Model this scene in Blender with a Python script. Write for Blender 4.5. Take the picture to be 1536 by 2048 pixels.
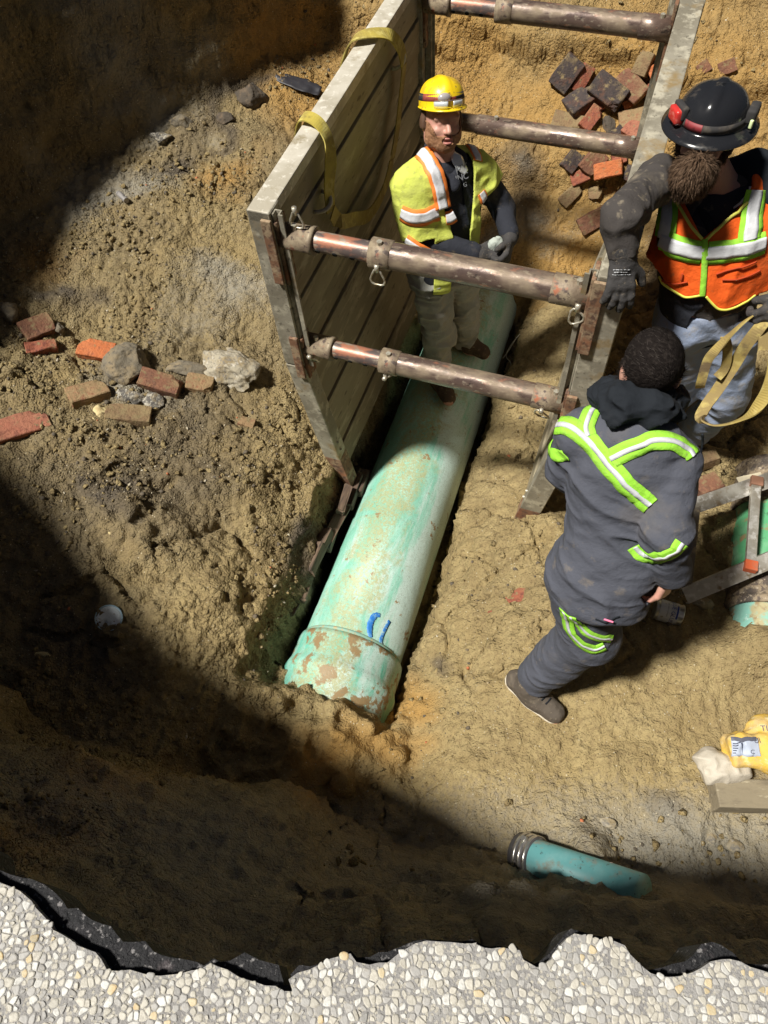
import bpy, bmesh, math, random
import numpy as np
from mathutils import Vector, Matrix, Euler
from mathutils.geometry import tessellate_polygon

# ------------------------------------------------------------------ camera, sky, lamp, exposure
for o in list(bpy.data.objects):
    bpy.data.objects.remove(o)
scene = bpy.context.scene
COL = scene.collection
PITCH = math.radians(57.0)
EYE = 3.0                      # height of the photographer's eye above the pit floor
FPX = 1490.0
cam_data = bpy.data.cameras.new("camera")
cam_data.sensor_fit = 'VERTICAL'
cam_data.sensor_height = 36.0
cam_data.lens = FPX / 2048.0 * 36.0
cam_data.clip_end = 300.0
cam_data.clip_start = 0.05
cam = bpy.data.objects.new("camera", cam_data)
COL.objects.link(cam)
cam.location = (0, 0, EYE)
cam.rotation_euler = (math.pi / 2 - PITCH, 0, 0)
scene.camera = cam

LDIR = np.array([0.60, 0.24, -1.0]); LDIR /= np.linalg.norm(LDIR)
world = bpy.data.worlds.new("World")
scene.world = world
world.use_nodes = True
wn = world.node_tree.nodes
sky = wn.new('ShaderNodeTexSky')
sky.sky_type = 'NISHITA'
sky.sun_disc = False
sky.sun_elevation = math.asin(-LDIR[2])
sky.sun_rotation = math.atan2(-LDIR[0], -LDIR[1])
sky.air_density = 1.0
sky.dust_density = 4.0
sky.ozone_density = 1.0
wn['Background'].inputs['Strength'].default_value = 0.0105
world.node_tree.links.new(sky.outputs[0], wn['Background'].inputs['Color'])
sun_data = bpy.data.lights.new("floodlight", 'SUN')
sun_data.energy = 4.6
sun_data.angle = math.radians(6.0)
sun_data.color = (1.0, 0.965, 0.885)
sun = bpy.data.objects.new("floodlight", sun_data)
COL.objects.link(sun)
sun.rotation_euler = Vector(LDIR).to_track_quat('-Z', 'Y').to_euler()
sun.location = (-6, -3, 10)
vs = scene.view_settings
vs.view_transform = 'Standard'
vs.look = 'None'
vs.exposure = 0.48
vs.gamma = 1.0
vs.use_curve_mapping = False

# ------------------------------------------------------------------ helpers
rng = np.random.default_rng(11)
random.seed(5)
CP, SP = math.cos(PITCH), math.sin(PITCH)

def W(u, v, z):
    """Survey: the place of height z that shows at (u, v) of the 1536 x 2048 photograph."""
    a, b = (u - 768) / FPX, (v - 1024) / FPX
    d = Vector((a, CP - b * SP, -SP - b * CP))
    return Vector((0, 0, EYE)) + d * ((z - EYE) / d.z)

def D(u, v, depth):
    a, b = (u - 768) / FPX, (v - 1024) / FPX
    return Vector((0, 0, EYE)) + Vector((a, CP - b * SP, -SP - b * CP)) * depth

def tag(o, label=None, cat=None, group=None, kind=None):
    if label: o['label'] = label
    if cat: o['category'] = cat
    if group: o['group'] = group
    if kind: o['kind'] = kind
    return o

def empty(name, loc=(0, 0, 0), label=None, cat=None, group=None):
    o = bpy.data.objects.new(name, None)
    COL.objects.link(o)
    o.location = loc
    o.empty_display_size = 0.1
    return tag(o, label, cat, group)

def link(name, me, mat=None, parent=None, smooth=False):
    if isinstance(me, bmesh.types.BMesh):
        m = bpy.data.meshes.new(name)
        me.normal_update()
        me.to_mesh(m); me.free(); me = m
    o = bpy.data.objects.new(name, me)
    COL.objects.link(o)
    if mat is not None and len(me.materials) == 0:
        for m in (mat if isinstance(mat, (list, tuple)) else [mat]):
            me.materials.append(m)
    if parent is not None:
        o.parent = parent
        # children are given in world coordinates unless their parent has a frame of its own
        if not parent.get('_frame'):
            o.matrix_parent_inverse = base_matrix(parent).inverted()
    if smooth:
        me.polygons.foreach_set('use_smooth', [True] * len(me.polygons))
    return o

def base_matrix(o):
    m = Matrix.LocRotScale(o.location, o.rotation_euler, o.scale)
    if o.parent is not None:
        m = base_matrix(o.parent) @ o.matrix_parent_inverse @ m
    return m

def mesh_np(name, v, faces):
    me = bpy.data.meshes.new(name)
    v = np.asarray(v, np.float32)
    faces = np.asarray(faces, np.int32)
    n, k = faces.shape
    me.vertices.add(len(v)); me.vertices.foreach_set('co', v.ravel())
    me.loops.add(n * k); me.loops.foreach_set('vertex_index', faces.ravel())
    me.polygons.add(n)
    me.polygons.foreach_set('loop_start', np.arange(n, dtype=np.int32) * k)
    me.polygons.foreach_set('loop_total', np.full(n, k, np.int32))
    me.update(calc_edges=True)
    me.validate()
    return me

def add_box(bm, size, loc=(0, 0, 0), rot=None, bevel=0.0):
    r = bmesh.ops.create_cube(bm, size=1.0)
    vs_ = r['verts']
    M = Matrix.Translation(Vector(loc)) @ (rot.to_4x4() if rot is not None else Matrix.Identity(4)) @ Matrix.Diagonal((size[0], size[1], size[2], 1))
    bmesh.ops.transform(bm, matrix=M, verts=vs_)
    if bevel > 0:
        es = list({e for v in vs_ for e in v.link_edges})
        bmesh.ops.bevel(bm, geom=es, offset=bevel, segments=2, affect='EDGES', profile=0.6)

def add_cyl(bm, a, b, r1, r2=None, seg=20, caps=True):
    a, b = Vector(a), Vector(b)
    r2 = r1 if r2 is None else r2
    L = (b - a).length
    q = (b - a).to_track_quat('Z', 'Y').to_matrix().to_4x4()
    M = Matrix.Translation((a + b) / 2) @ q
    bmesh.ops.create_cone(bm, cap_ends=caps, cap_tris=False, segments=seg, radius1=r1, radius2=r2, depth=L, matrix=M)

def add_tube(bm, pts, r, seg=8, closed=False):
    pts = [Vector(p) for p in pts]
    n = len(pts)
    rings = []
    up = None
    for i, p in enumerate(pts):
        if closed: t = pts[(i + 1) % n] - pts[i - 1]
        else: t = pts[min(i + 1, n - 1)] - pts[max(i - 1, 0)]
        t.normalize()
        if up is None:
            up = t.orthogonal().normalized()
        up = (up - t * up.dot(t)).normalized()
        side = t.cross(up)
        rr = r[i] if isinstance(r, (list, tuple)) else r
        rings.append([bm.verts.new(p + (up * math.cos(2 * math.pi * k / seg) + side * math.sin(2 * math.pi * k / seg)) * rr) for k in range(seg)])
    for i in range(n if closed else n - 1):
        A, B = rings[i], rings[(i + 1) % n]
        for k in range(seg):
            bm.faces.new((A[k], A[(k + 1) % seg], B[(k + 1) % seg], B[k]))
    if not closed:
        bm.faces.new(list(reversed(rings[0]))); bm.faces.new(rings[-1])

def add_ribbon(bm, pts, widths, width, thick=0.004):
    """A flat band: pts are its centre line, widths the across direction at each point."""
    n = len(pts)
    rows = []
    for i in range(n):
        p = Vector(pts[i]); w = Vector(widths[i])
        t = Vector(pts[min(i + 1, n - 1)]) - Vector(pts[max(i - 1, 0)])
        t.normalize()
        w = (w - t * w.dot(t)).normalized()
        nn = t.cross(w).normalized()
        rows.append([bm.verts.new(p + w * sx * width / 2 + nn * sy * thick / 2) for sx, sy in ((-1, -1), (1, -1), (1, 1), (-1, 1))])
    for i in range(n - 1):
        A, B = rows[i], rows[i + 1]
        for k in range(4):
            bm.faces.new((A[k], A[(k + 1) % 4], B[(k + 1) % 4], B[k]))
    bm.faces.new(list(reversed(rows[0]))); bm.faces.new(rows[-1])

def catmull(pts, n=8):
    P = [Vector(p) for p in pts]
    out = []
    for i in range(len(P) - 1):
        p0, p1, p2, p3 = P[max(i - 1, 0)], P[i], P[i + 1], P[min(i + 2, len(P) - 1)]
        for k in range(n):
            t = k / n
            out.append(0.5 * ((2 * p1) + (p2 - p0) * t + (2 * p0 - 5 * p1 + 4 * p2 - p3) * t * t + (3 * p1 - p0 - 3 * p2 + p3) * t ** 3))
    out.append(P[-1])
    return out

# ---- numpy noise
_LAT = {}
def vnoise(P, seed=0):
    """smooth value noise in -1..1 at points P (N,3)"""
    if seed not in _LAT:
        _LAT[seed] = np.random.default_rng(1000 + seed).uniform(-1, 1, (32, 32, 32)).astype(np.float32)
    L = _LAT[seed]
    P = np.asarray(P, np.float32)
    i = np.floor(P).astype(np.int32)
    f = P - i
    f = f * f * (3 - 2 * f)
    i &= 31
    j = (i + 1) & 31
    x0, y0, z0 = i[:, 0], i[:, 1], i[:, 2]
    x1, y1, z1 = j[:, 0], j[:, 1], j[:, 2]
    fx, fy, fz = f[:, 0], f[:, 1], f[:, 2]
    a = L[x0, y0, z0] * (1 - fx) + L[x1, y0, z0] * fx
    b = L[x0, y1, z0] * (1 - fx) + L[x1, y1, z0] * fx
    c = L[x0, y0, z1] * (1 - fx) + L[x1, y0, z1] * fx
    d = L[x0, y1, z1] * (1 - fx) + L[x1, y1, z1] * fx
    return (a * (1 - fy) + b * fy) * (1 - fz) + (c * (1 - fy) + d * fy) * fz

def fbm(P, octv=4, seed=0, gain=0.5):
    P = np.asarray(P, np.float32)
    s = 0; a = 1.0
    for k in range(octv):
        s = s + a * vnoise(P * (2.03 ** k) + 7.3 * k, seed + k)
        a *= gain
    return s

def worley2(x, y, cell, seed=0, jit=0.9):
    """F1, F2 (in cells) and a random number of the nearest feature, on a plane"""
    X, Y = x / cell, y / cell
    ix, iy = np.floor(X).astype(np.int64), np.floor(Y).astype(np.int64)
    f1 = np.full(X.shape, 9.0); f2 = f1.copy(); idr = np.zeros(X.shape)
    def h(a, b, c):
        n = (a * 73856093) ^ (b * 19349663) ^ ((c + seed * 131) * 83492791)
        n = (n ^ (n >> 13)) * 1274126177
        n = (n ^ (n >> 16)) & 0xFFFFFF
        return n / float(0xFFFFFF)
    for dx in (-1, 0, 1):
        for dy in (-1, 0, 1):
            a, b = ix + dx, iy + dy
            px = a + 0.5 + (h(a, b, 1) - 0.5) * jit
            py = b + 0.5 + (h(a, b, 2) - 0.5) * jit
            d = np.hypot(px - X, py - Y)
            m = d < f1
            f2 = np.where(m, f1, np.minimum(f2, d))
            idr = np.where(m, h(a, b, 3), idr)
            f1 = np.where(m, d, f1)
    return f1, f2, idr

def sstep(a, b, x):
    t = np.clip((x - a) / (b - a), 0, 1)
    return t * t * (3 - 2 * t)

# ---- materials
def ramp(nt, fac, stops):
    r = nt.nodes.new('ShaderNodeValToRGB')
    el = r.color_ramp.elements
    while len(el) > 1: el.remove(el[-1])
    el[0].position = stops[0][0]; el[0].color = (*stops[0][1], 1) if not isinstance(stops[0][1], float) else (stops[0][1],) * 3 + (1,)
    for p, c in stops[1:]:
        e = el.new(p); e.color = (*c, 1) if not isinstance(c, float) else (c, c, c, 1)
    nt.links.new(fac, r.inputs[0])
    return r.outputs[0]

def noise(nt, co, scale, detail=4.0, rough=0.55, dist=0.0):
    n = nt.nodes.new('ShaderNodeTexNoise')
    n.inputs['Scale'].default_value = scale
    n.inputs['Detail'].default_value = detail
    n.inputs['Roughness'].default_value = rough
    n.inputs['Distortion'].default_value = dist
    nt.links.new(co, n.inputs['Vector'])
    return n.outputs[0]

def mixc(nt, fac, a, b, mode='MIX'):
    m = nt.nodes.new('ShaderNodeMix')
    m.data_type = 'RGBA'; m.blend_type = mode
    for sock, v in ((m.inputs[0], fac), (m.inputs[6], a), (m.inputs[7], b)):
        if isinstance(v, (int, float)): sock.default_value = v
        elif isinstance(v, tuple): sock.default_value = (*v, 1) if len(v) == 3 else v
        else: nt.links.new(v, sock)
    return m.outputs[2]

def coords(nt, kind='Object', scale=None):
    t = nt.nodes.new('ShaderNodeTexCoord')
    out = t.outputs[kind]
    if scale:
        m = nt.nodes.new('ShaderNodeMapping')
        m.inputs['Scale'].default_value = scale
        nt.links.new(out, m.inputs['Vector'])
        out = m.outputs[0]
    return out

def new_mat(name):
    m = bpy.data.materials.new(name)
    m.use_nodes = True
    return m, m.node_tree, m.node_tree.nodes['Principled BSDF']

def mk(name, base, layers=(), rough=0.8, metal=0.0, bump=(), stretch=None, var=0.0, spec=0.5, rlayers=None):
    """base colour, then layers (scale, lo, hi, colour[, detail]) laid over it where a noise passes lo..hi;
    bump: list of (scale, distance in metres)"""
    m, nt, b = new_mat(name)
    co = coords(nt, 'Object', stretch)
    if stretch is None:
        pass
    c = None
    basec = base
    if var:
        oi = nt.nodes.new('ShaderNodeObjectInfo')
        mp = nt.nodes.new('ShaderNodeMapRange')
        mp.inputs['To Min'].default_value = 1 - var; mp.inputs['To Max'].default_value = 1 + var
        nt.links.new(oi.outputs['Random'], mp.inputs['Value'])
        hs = nt.nodes.new('ShaderNodeHueSaturation')
        hs.inputs['Color'].default_value = (*base, 1)
        nt.links.new(mp.outputs[0], hs.inputs['Value'])
        basec = hs.outputs[0]
    c = basec
    lastmask = None
    for i, L in enumerate(layers):
        sc, lo, hi, colr = L[:4]
        det = L[4] if len(L) > 4 else 5.0
        # shift each layer so that masks differ
        mp = nt.nodes.new('ShaderNodeMapping')
        mp.inputs['Location'].default_value = (3.1 * i + 0.7, 1.7 * i, 5.3 * i)
        nt.links.new(co, mp.inputs['Vector'])
        f = noise(nt, mp.outputs[0], sc, det, 0.6)
        f = ramp(nt, f, [(lo, 0.0), (hi, 1.0)])
        c = mixc(nt, f, c, colr)
        lastmask = f
    if isinstance(c, tuple): b.inputs['Base Color'].default_value = (*c, 1)
    else: nt.links.new(c, b.inputs['Base Color'])
    b.inputs['Metallic'].default_value = metal
    b.inputs['Specular IOR Level'].default_value = spec
    if rlayers and lastmask is not None:
        mr = nt.nodes.new('ShaderNodeMapRange')
        mr.inputs['To Min'].default_value = rlayers[0]; mr.inputs['To Max'].default_value = rlayers[1]
        nt.links.new(lastmask, mr.inputs['Value'])
        nt.links.new(mr.outputs[0], b.inputs['Roughness'])
    else:
        b.inputs['Roughness'].default_value = rough
    prev = None
    for sc, dist in bump:
        bn = nt.nodes.new('ShaderNodeBump')
        bn.inputs['Distance'].default_value = dist
        bn.inputs['Strength'].default_value = 1.0
        nt.links.new(noise(nt, co, sc, 5.0, 0.6), bn.inputs['Height'])
        if prev is not None: nt.links.new(prev, bn.inputs['Normal'])
        prev = bn.outputs[0]
    if prev is not None: nt.links.new(prev, b.inputs['Normal'])
    return m

SOILC = (0.30, 0.215, 0.105)
MAT = {}
MAT['steel'] = mk('weathered_aluminium', (0.34, 0.31, 0.245), [(3, .42, .60, (0.23, 0.205, 0.155)), (14, .5, .62, (0.50, 0.46, 0.36)), (40, .58, .66, (0.19, 0.17, 0.13)), (7, .56, .68, SOILC)], rough=.62, metal=.25, bump=[(60, .0015)])
MAT['rail'] = mk('top_rail_metal', (0.55, 0.51, 0.43), [(5, .45, .6, (0.42, 0.38, 0.30)), (30, .55, .65, (0.66, 0.62, 0.54)), (9, .6, .7, (0.30, 0.25, 0.16))], rough=.6, metal=.15, bump=[(80, .001)])
MAT['plank'] = mk('muddy_panel_metal', (0.29, 0.255, 0.175), [(2.5, .42, .6, (0.24, 0.20, 0.13)), (18, .52, .66, (0.40, 0.35, 0.25)), (45, .6, .68, (0.15, 0.12, 0.08))], rough=.75, bump=[(70, .001)], stretch=(1, .25, 1), var=.35)
MAT['rust'] = mk('rusty_plate', (0.20, 0.10, 0.055), [(14, .45, .6, (0.33, 0.24, 0.15)), (40, .5, .62, (0.11, 0.06, 0.04)), (6, .58, .7, (0.36, 0.13, 0.06))], rough=.8, bump=[(60, .002)])
MAT['strut'] = mk('scratched_strut_paint', (0.120, 0.082, 0.070), [(10, .45, .62, (0.18, 0.125, 0.10)), (26, .60, .66, (0.33, 0.15, 0.10)), (60, .56, .66, (0.32, 0.26, 0.20)), (40, .60, .66, (0.06, 0.045, 0.04)), (7, .55, .70, (0.27, 0.21, 0.145))], rough=.3, metal=.35, bump=[(90, .0007)], stretch=(.5, 1, 1), rlayers=(.27, .8))
MAT['strut_red'] = mk('flaking_red_strut_paint', (0.40, 0.165, 0.10), [(13, .46, .53, (0.11, 0.085, 0.08)), (30, .52, .60, (0.32, 0.26, 0.20)), (8, .55, .66, (0.22, 0.155, 0.115))], rough=.4, metal=.15, bump=[(90, .0007)], stretch=(.5, 1, 1))
MAT['collar'] = mk('muddy_strut_collar', (0.20, 0.15, 0.105), [(14, .45, .58, (0.33, 0.265, 0.18)), (40, .55, .63, (0.09, 0.065, 0.055)), (20, .6, .68, (0.36, 0.13, 0.07))], rough=.6, metal=.2, bump=[(70, .002)])
MAT['wire'] = mk('galvanised_wire', (0.62, 0.58, 0.48), [(60, .5, .6, (0.40, 0.34, 0.24))], rough=.4, metal=.6)
MAT['black'] = mk('hole_shade_black', (0.01, 0.01, 0.01), rough=1)
MAT['sling'] = mk('yellow_webbing', (0.50, 0.40, 0.07), [(6, .45, .6, (0.30, 0.23, 0.055)), (20, .5, .62, (0.56, 0.48, 0.14)), (9, .6, .7, (0.12, 0.09, 0.04))], rough=.85, bump=[(250, .001)])
MAT['sling2'] = mk('muddy_yellow_webbing', (0.36, 0.27, 0.075), [(7, .42, .58, (0.26, 0.19, 0.075)), (25, .52, .64, (0.44, 0.35, 0.12)), (10, .6, .7, (0.13, 0.09, 0.045))], rough=.9, bump=[(250, .001)])
MAT['sling_edge'] = mk('dark_webbing_edge', (0.05, 0.04, 0.03), rough=.9)

def build_soil():
    m, nt, b = new_mat('clay_soil')
    co = coords(nt, 'Object')
    big = noise(nt, co, 1.3, 5, .6, .3)
    mid = noise(nt, co, 7, 6, .65, .4)
    fine = noise(nt, co, 45, 5, .7)
    c = mixc(nt, ramp(nt, big, [(.36, 0.0), (.66, 1.0)]), (0.315, 0.235, 0.108), (0.215, 0.162, 0.082))
    c = mixc(nt, ramp(nt, mid, [(.40, 0.0), (.66, 1.0)]), c, (0.355, 0.275, 0.135))
    c = mixc(nt, ramp(nt, fine, [(.48, 0.0), (.70, .75)]), c, (0.17, 0.12, 0.062))
    at = nt.nodes.new('ShaderNodeAttribute'); at.attribute_name = 'earth'
    sep = nt.nodes.new('ShaderNodeSeparateColor')
    nt.links.new(at.outputs['Color'], sep.inputs[0])
    def soft(sock, k):
        mth = nt.nodes.new('ShaderNodeMath'); mth.operation = 'MULTIPLY_ADD'
        nt.links.new(mid if k == 0 else fine, mth.inputs[0]); mth.inputs[1].default_value = .8
        sub = nt.nodes.new('ShaderNodeMath'); sub.operation = 'SUBTRACT'; sub.inputs[1].default_value = .4
        nt.links.new(sock, sub.inputs[0]); nt.links.new(sub.outputs[0], mth.inputs[2])
        r = nt.nodes.new('ShaderNodeMapRange'); r.inputs['From Min'].default_value = .30; r.inputs['From Max'].default_value = 1.0
        nt.links.new(mth.outputs[0], r.inputs['Value'])
        return r.outputs[0]
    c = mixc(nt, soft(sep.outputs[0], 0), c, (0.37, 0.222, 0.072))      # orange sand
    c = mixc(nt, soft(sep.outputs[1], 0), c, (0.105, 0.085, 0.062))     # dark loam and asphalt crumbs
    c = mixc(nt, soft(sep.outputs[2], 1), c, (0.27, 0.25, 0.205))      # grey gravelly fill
    # pale grit
    vo = nt.nodes.new('ShaderNodeTexVoronoi'); vo.inputs['Scale'].default_value = 75
    nt.links.new(co, vo.inputs['Vector'])
    g = ramp(nt, vo.outputs['Distance'], [(.16, 1.0), (.24, 0.0)])
    sc = nt.nodes.new('ShaderNodeSeparateColor'); nt.links.new(vo.outputs['Color'], sc.inputs[0])
    pick = ramp(nt, sc.outputs[0], [(.86, 0.0), (.88, 1.0)])
    mu = nt.nodes.new('ShaderNodeMath'); mu.operation = 'MULTIPLY'
    nt.links.new(g, mu.inputs[0]); nt.links.new(pick, mu.inputs[1])
    c = mixc(nt, mu.outputs[0], c, (0.48, 0.42, 0.30))
    nt.links.new(c, b.inputs['Base Color'])
    b.inputs['Roughness'].default_value = .92
    b.inputs['Specular IOR Level'].default_value = .25
    b1 = nt.nodes.new('ShaderNodeBump'); b1.inputs['Distance'].default_value = .022; nt.links.new(noise(nt, co, 28, 3, .68), b1.inputs['Height'])
    b2 = nt.nodes.new('ShaderNodeBump'); b2.inputs['Distance'].default_value = .006; nt.links.new(noise(nt, co, 130, 2, .7), b2.inputs['Height'])
    nt.links.new(b1.outputs[0], b2.inputs['Normal'])
    prev = b2.outputs[0]
    for scl, dist, lo_, hi_ in ((34, .020, .42, .62), (85, .009, .36, .60)):
        wv_ = nt.nodes.new('ShaderNodeVectorMath'); wv_.operation = 'ADD'
        nz = nt.nodes.new('ShaderNodeTexNoise'); nz.inputs['Scale'].default_value = scl * .8; nz.inputs['Detail'].default_value = 3; nt.links.new(co, nz.inputs['Vector'])
        sc2 = nt.nodes.new('ShaderNodeVectorMath'); sc2.operation = 'SCALE'; sc2.inputs['Scale'].default_value = 1.1 / scl
        nt.links.new(nz.outputs['Color'], sc2.inputs[0]); nt.links.new(co, wv_.inputs[0]); nt.links.new(sc2.outputs[0], wv_.inputs[1])
        v_ = nt.nodes.new('ShaderNodeTexVoronoi'); v_.inputs['Scale'].default_value = scl; v_.inputs['Randomness'].default_value = 1.0
        nt.links.new(wv_.outputs[0], v_.inputs['Vector'])
        inv = nt.nodes.new('ShaderNodeMath'); inv.operation = 'SUBTRACT'; inv.inputs[0].default_value = .7; nt.links.new(v_.outputs['Distance'], inv.inputs[1])
        msk = ramp(nt, noise(nt, co, 4.5 if scl < 50 else 3.1, 2, .6), [(lo_, 0.0), (hi_, 1.0)])
        mm_ = nt.nodes.new('ShaderNodeMath'); mm_.operation = 'MULTIPLY'; nt.links.new(inv.outputs[0], mm_.inputs[0]); nt.links.new(msk, mm_.inputs[1])
        b3 = nt.nodes.new('ShaderNodeBump'); b3.inputs['Distance'].default_value = dist; nt.links.new(mm_.outputs[0], b3.inputs['Height'])
        nt.links.new(prev, b3.inputs['Normal']); nt.links.new(at.outputs['Alpha'], b3.inputs['Strength']); prev = b3.outputs[0]
    nt.links.new(prev, b.inputs['Normal'])
    return m
MAT['soil'] = build_soil()

# ------------------------------------------------------------------ the pit: edge, soil, road
RZ = 1.6                                     # road level above the pit floor
edge_px = [(0,1765),(40,1783),(62,1802),(85,1830),(105,1860),(140,1880),(190,1905),(215,1940),(260,1940),(300,1952),(345,1950),
 (400,1940),(420,1925),(455,1940),(480,1955),(510,1965),(550,1972),(585,1984),(578,1958),(595,1945),(640,1930),(680,1912),(702,1908),
 (712,1925),(740,1930),(775,1925),(800,1905),(830,1888),(880,1882),(930,1888),(1000,1895),(1040,1900),(1048,1920),(1075,1935),
 (1105,1915),(1120,1890),(1150,1868),(1200,1880),(1250,1890),(1262,1910),(1300,1945),(1340,1955),(1385,1945),(1420,1922),(1460,1918),(1500,1935),(1536,1945)]
near_edge = [W(u, v, RZ).to_2d() for u, v in edge_px]
left_side = [(-.75,.20),(-.92,.27),(-1.18,.39),(-1.52,.58),(-1.86,.82),(-2.19,1.14),(-2.49,1.58),(-2.84,2.0),(-2.94,2.24),(-2.70,2.58),  # pit edge out of view, its outline shaped for the shadow it throws
 (-2.68,3.02),(-2.52,3.48),(-2.10,4.08),(-1.44,4.68),(-.86,5.25),(-.24,5.95),(.4,6.7),(1,7.0),(2.3,6.6),(2.75,5.2),(2.72,3.2),(2.65,1.5),(2.5,.45),(1.7,.05),(1.0,.02)]
pit = [Vector(p) for p in near_edge[::-1]] + [Vector(p) for p in left_side]      # closed, clockwise or not does not matter
def densify(poly, step=.05, amp=.018):
    out = []
    for i, p in enumerate(poly):
        q = poly[(i + 1) % len(poly)]
        n = max(1, int((q - p).length / step))
        for k in range(n):
            w = p.lerp(q, k / n)
            a = amp * (1 if k else .3)
            out.append(w + Vector((random.uniform(-a, a), random.uniform(-a, a))))
    return out
pit_poly = densify(pit, .014, .003)
PP = np.array([p[:] for p in pit_poly])

def pit_dist(x, y, poly=np.array([p[:] for p in densify(pit, .2, 0)])):
    """signed distance to the pit's edge, positive inside"""
    d = np.full(x.shape, 1e9); ins = np.zeros(x.shape, bool)
    n = len(poly)
    for i in range(n):
        a, b = poly[i], poly[(i + 1) % n]
        e = b - a
        L = e @ e + 1e-12
        t = np.clip(((x - a[0]) * e[0] + (y - a[1]) * e[1]) / L, 0, 1)
        d = np.minimum(d, np.hypot(x - a[0] - t * e[0], y - a[1] - t * e[1]))
        c = (a[1] > y) != (b[1] > y)
        with np.errstate(divide='ignore', invalid='ignore'):
            xi = a[0] + (y - a[1]) / (e[1] if e[1] != 0 else 1e-12) * e[0]
        ins ^= c & (x < xi)
    return np.where(ins, d, -d)

PA = np.array([-.138, 1.601]); PDIR = np.array([.3096, .9509]); PNRM = np.array([.9509, -.3096])
PIPE_R, PIPE_Z = .262, -.66
def st(x, y):
    return (x - PA[0]) * PDIR[0] + (y - PA[1]) * PDIR[1], (x - PA[0]) * PNRM[0] + (y - PA[1]) * PNRM[1]

def ground(x, y, detail=True):
    """height of the bare soil (x, y arrays)"""
    s, t = st(x, y)
    P3 = np.stack([x, y, np.zeros_like(x)], -1)
    wob = vnoise(P3 * 2.3, 3) * .05 + vnoise(P3 * 9, 4) * .018
    # right of the pipe
    out_box = np.interp(t + wob, [.30, .35, .47, .8, 1.15, 1.6, 2.4], [-.80, -.47, -.36, -.15, -.04, 0.0, .06])
    in_box = np.interp(t + wob * .6, [.30, .345, .44, .72, .98, 1.10, 1.32, 1.7, 2.4], [-.72, -.50, -.40, -.28, -.30, -.28, -.04, .03, .12])
    kb = sstep(.55, .95, s)
    zr = out_box * (1 - kb) + in_box * kb
    # left bank
    lb = np.interp(-(t - wob * .8), [.30, .36, .42, .65, 1.0, 1.6, 2.6], [-.85, -.40, -.27, -.14, -.03, .10, .34])
    far = sstep(.9, 3.2, s) * sstep(.45, 1.2, -t)
    lb = lb + .42 * far
    z = np.where(t > 0, zr, lb)
    # trench bottom under the pipe, filled again at the near end of the pipe
    gro = (np.abs(t) < .31)
    z = np.where(gro & (t > -.30) & (t < .285), np.minimum(z, -.85), z)
    fill = sstep(-.12, -.50, s + .25 * t)
    cover = -.45 + .15 * sstep(-.2, -.62, s) + .07 * vnoise(P3 * 6, 9) + .05 * vnoise(P3 * 17, 10)
    z = z * (1 - fill * sstep(1.2, .2, np.abs(t))) + np.maximum(z, cover) * fill * sstep(1.2, .2, np.abs(t))
    # far bank beyond the box
    rise = s - 2.62 + .10 * vnoise(P3 * 1.6, 12)
    zf = np.interp(rise, [0, .12, .5, .54, .95, 1.0, 1.30, 1.34, 2.0, 2.4], [-.75, -.30, .04, .20, .50, .70, .90, 1.04, 1.38, 1.6])
    z = np.where(rise > 0, np.maximum(z, zf), z)
    # walls below the road edge
    dI = pit_dist(x, y) + .05 * vnoise(P3 * 3.1, 6)
    near = sstep(1.1, .5, y) * sstep(-2.0, -1.2, x)
    slope_near = np.interp(dI, [-.12, -.06, .0, .10, .34, .62, .95], [1.45, 1.30, 1.02, .74, .36, -.04, -.8])
    steep_near = np.interp(dI, [-.12, -.06, .0, .08, .20, .34, .6], [1.45, 1.30, 1.0, .72, .34, -.08, -1.1])
    kx = sstep(-.45, .15, x)
    slope_near = slope_near * (1 - kx) + steep_near * kx
    slope_far = np.interp(dI, [-.05, .02, .10, .20, .40, .7], [1.5, 1.35, .95, .5, -.3, -1.2])
    wall = slope_near * near + slope_far * (1 - near)
    k = .12
    h = np.clip(.5 + .5 * (wall - z) / k, 0, 1)
    z = z * (1 - h) + wall * h + k * h * (1 - h)
    z = np.where(dI < -.14, 1.46, z)
    # soil heaped against the end of the second pipe
    z = z + .21 * np.exp(-((x - 1.68) / .30) ** 2 - ((y - 1.20) / .13) ** 2)
    z = z + .13 * np.exp(-((x - .76) / .085) ** 2 - ((y - .42) / .10) ** 2)
    if not detail:
        return z
    inside = sstep(-.12, -.02, dI)
    # tracks, lumps, clods and cracks
    rough = .55 + .45 * sstep(-.2, .4, vnoise(P3 * 1.1, 20)) + .3 * sstep(.2, .6, -t)
    z = z + inside * rough * (.035 * fbm(P3 * 2.6, 3, 30) + .018 * fbm(P3 * 9, 3, 40))
    f1, f2, idr = worley2(x, y, .11, 1)
    z = z + inside * rough * .020 * (idr - .4) * sstep(.05, .3, f2 - f1)
    f1, f2, idr = worley2(x + .02 * vnoise(P3 * 20, 50), y + .02 * vnoise(P3 * 20, 51), .045, 2)
    z = z + inside * rough * (.024 * np.maximum(0, idr - .30) * sstep(.0, .35, f2 - f1))
    crk = vnoise(P3 * 2.2, 60)
    f1, f2, idr = worley2(x + .06 * vnoise(P3 * 7, 52), y + .06 * vnoise(P3 * 7, 53), .26, 5)
    z = z - inside * .040 * sstep(.09, .0, f2 - f1) * sstep(-.05, .30, crk)
    z = z + inside * .009 * fbm(P3 * 38, 2, 70)
    return z

def height_at(x, y):
    return float(ground(np.array([x], float), np.array([y], float))[0])

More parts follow.
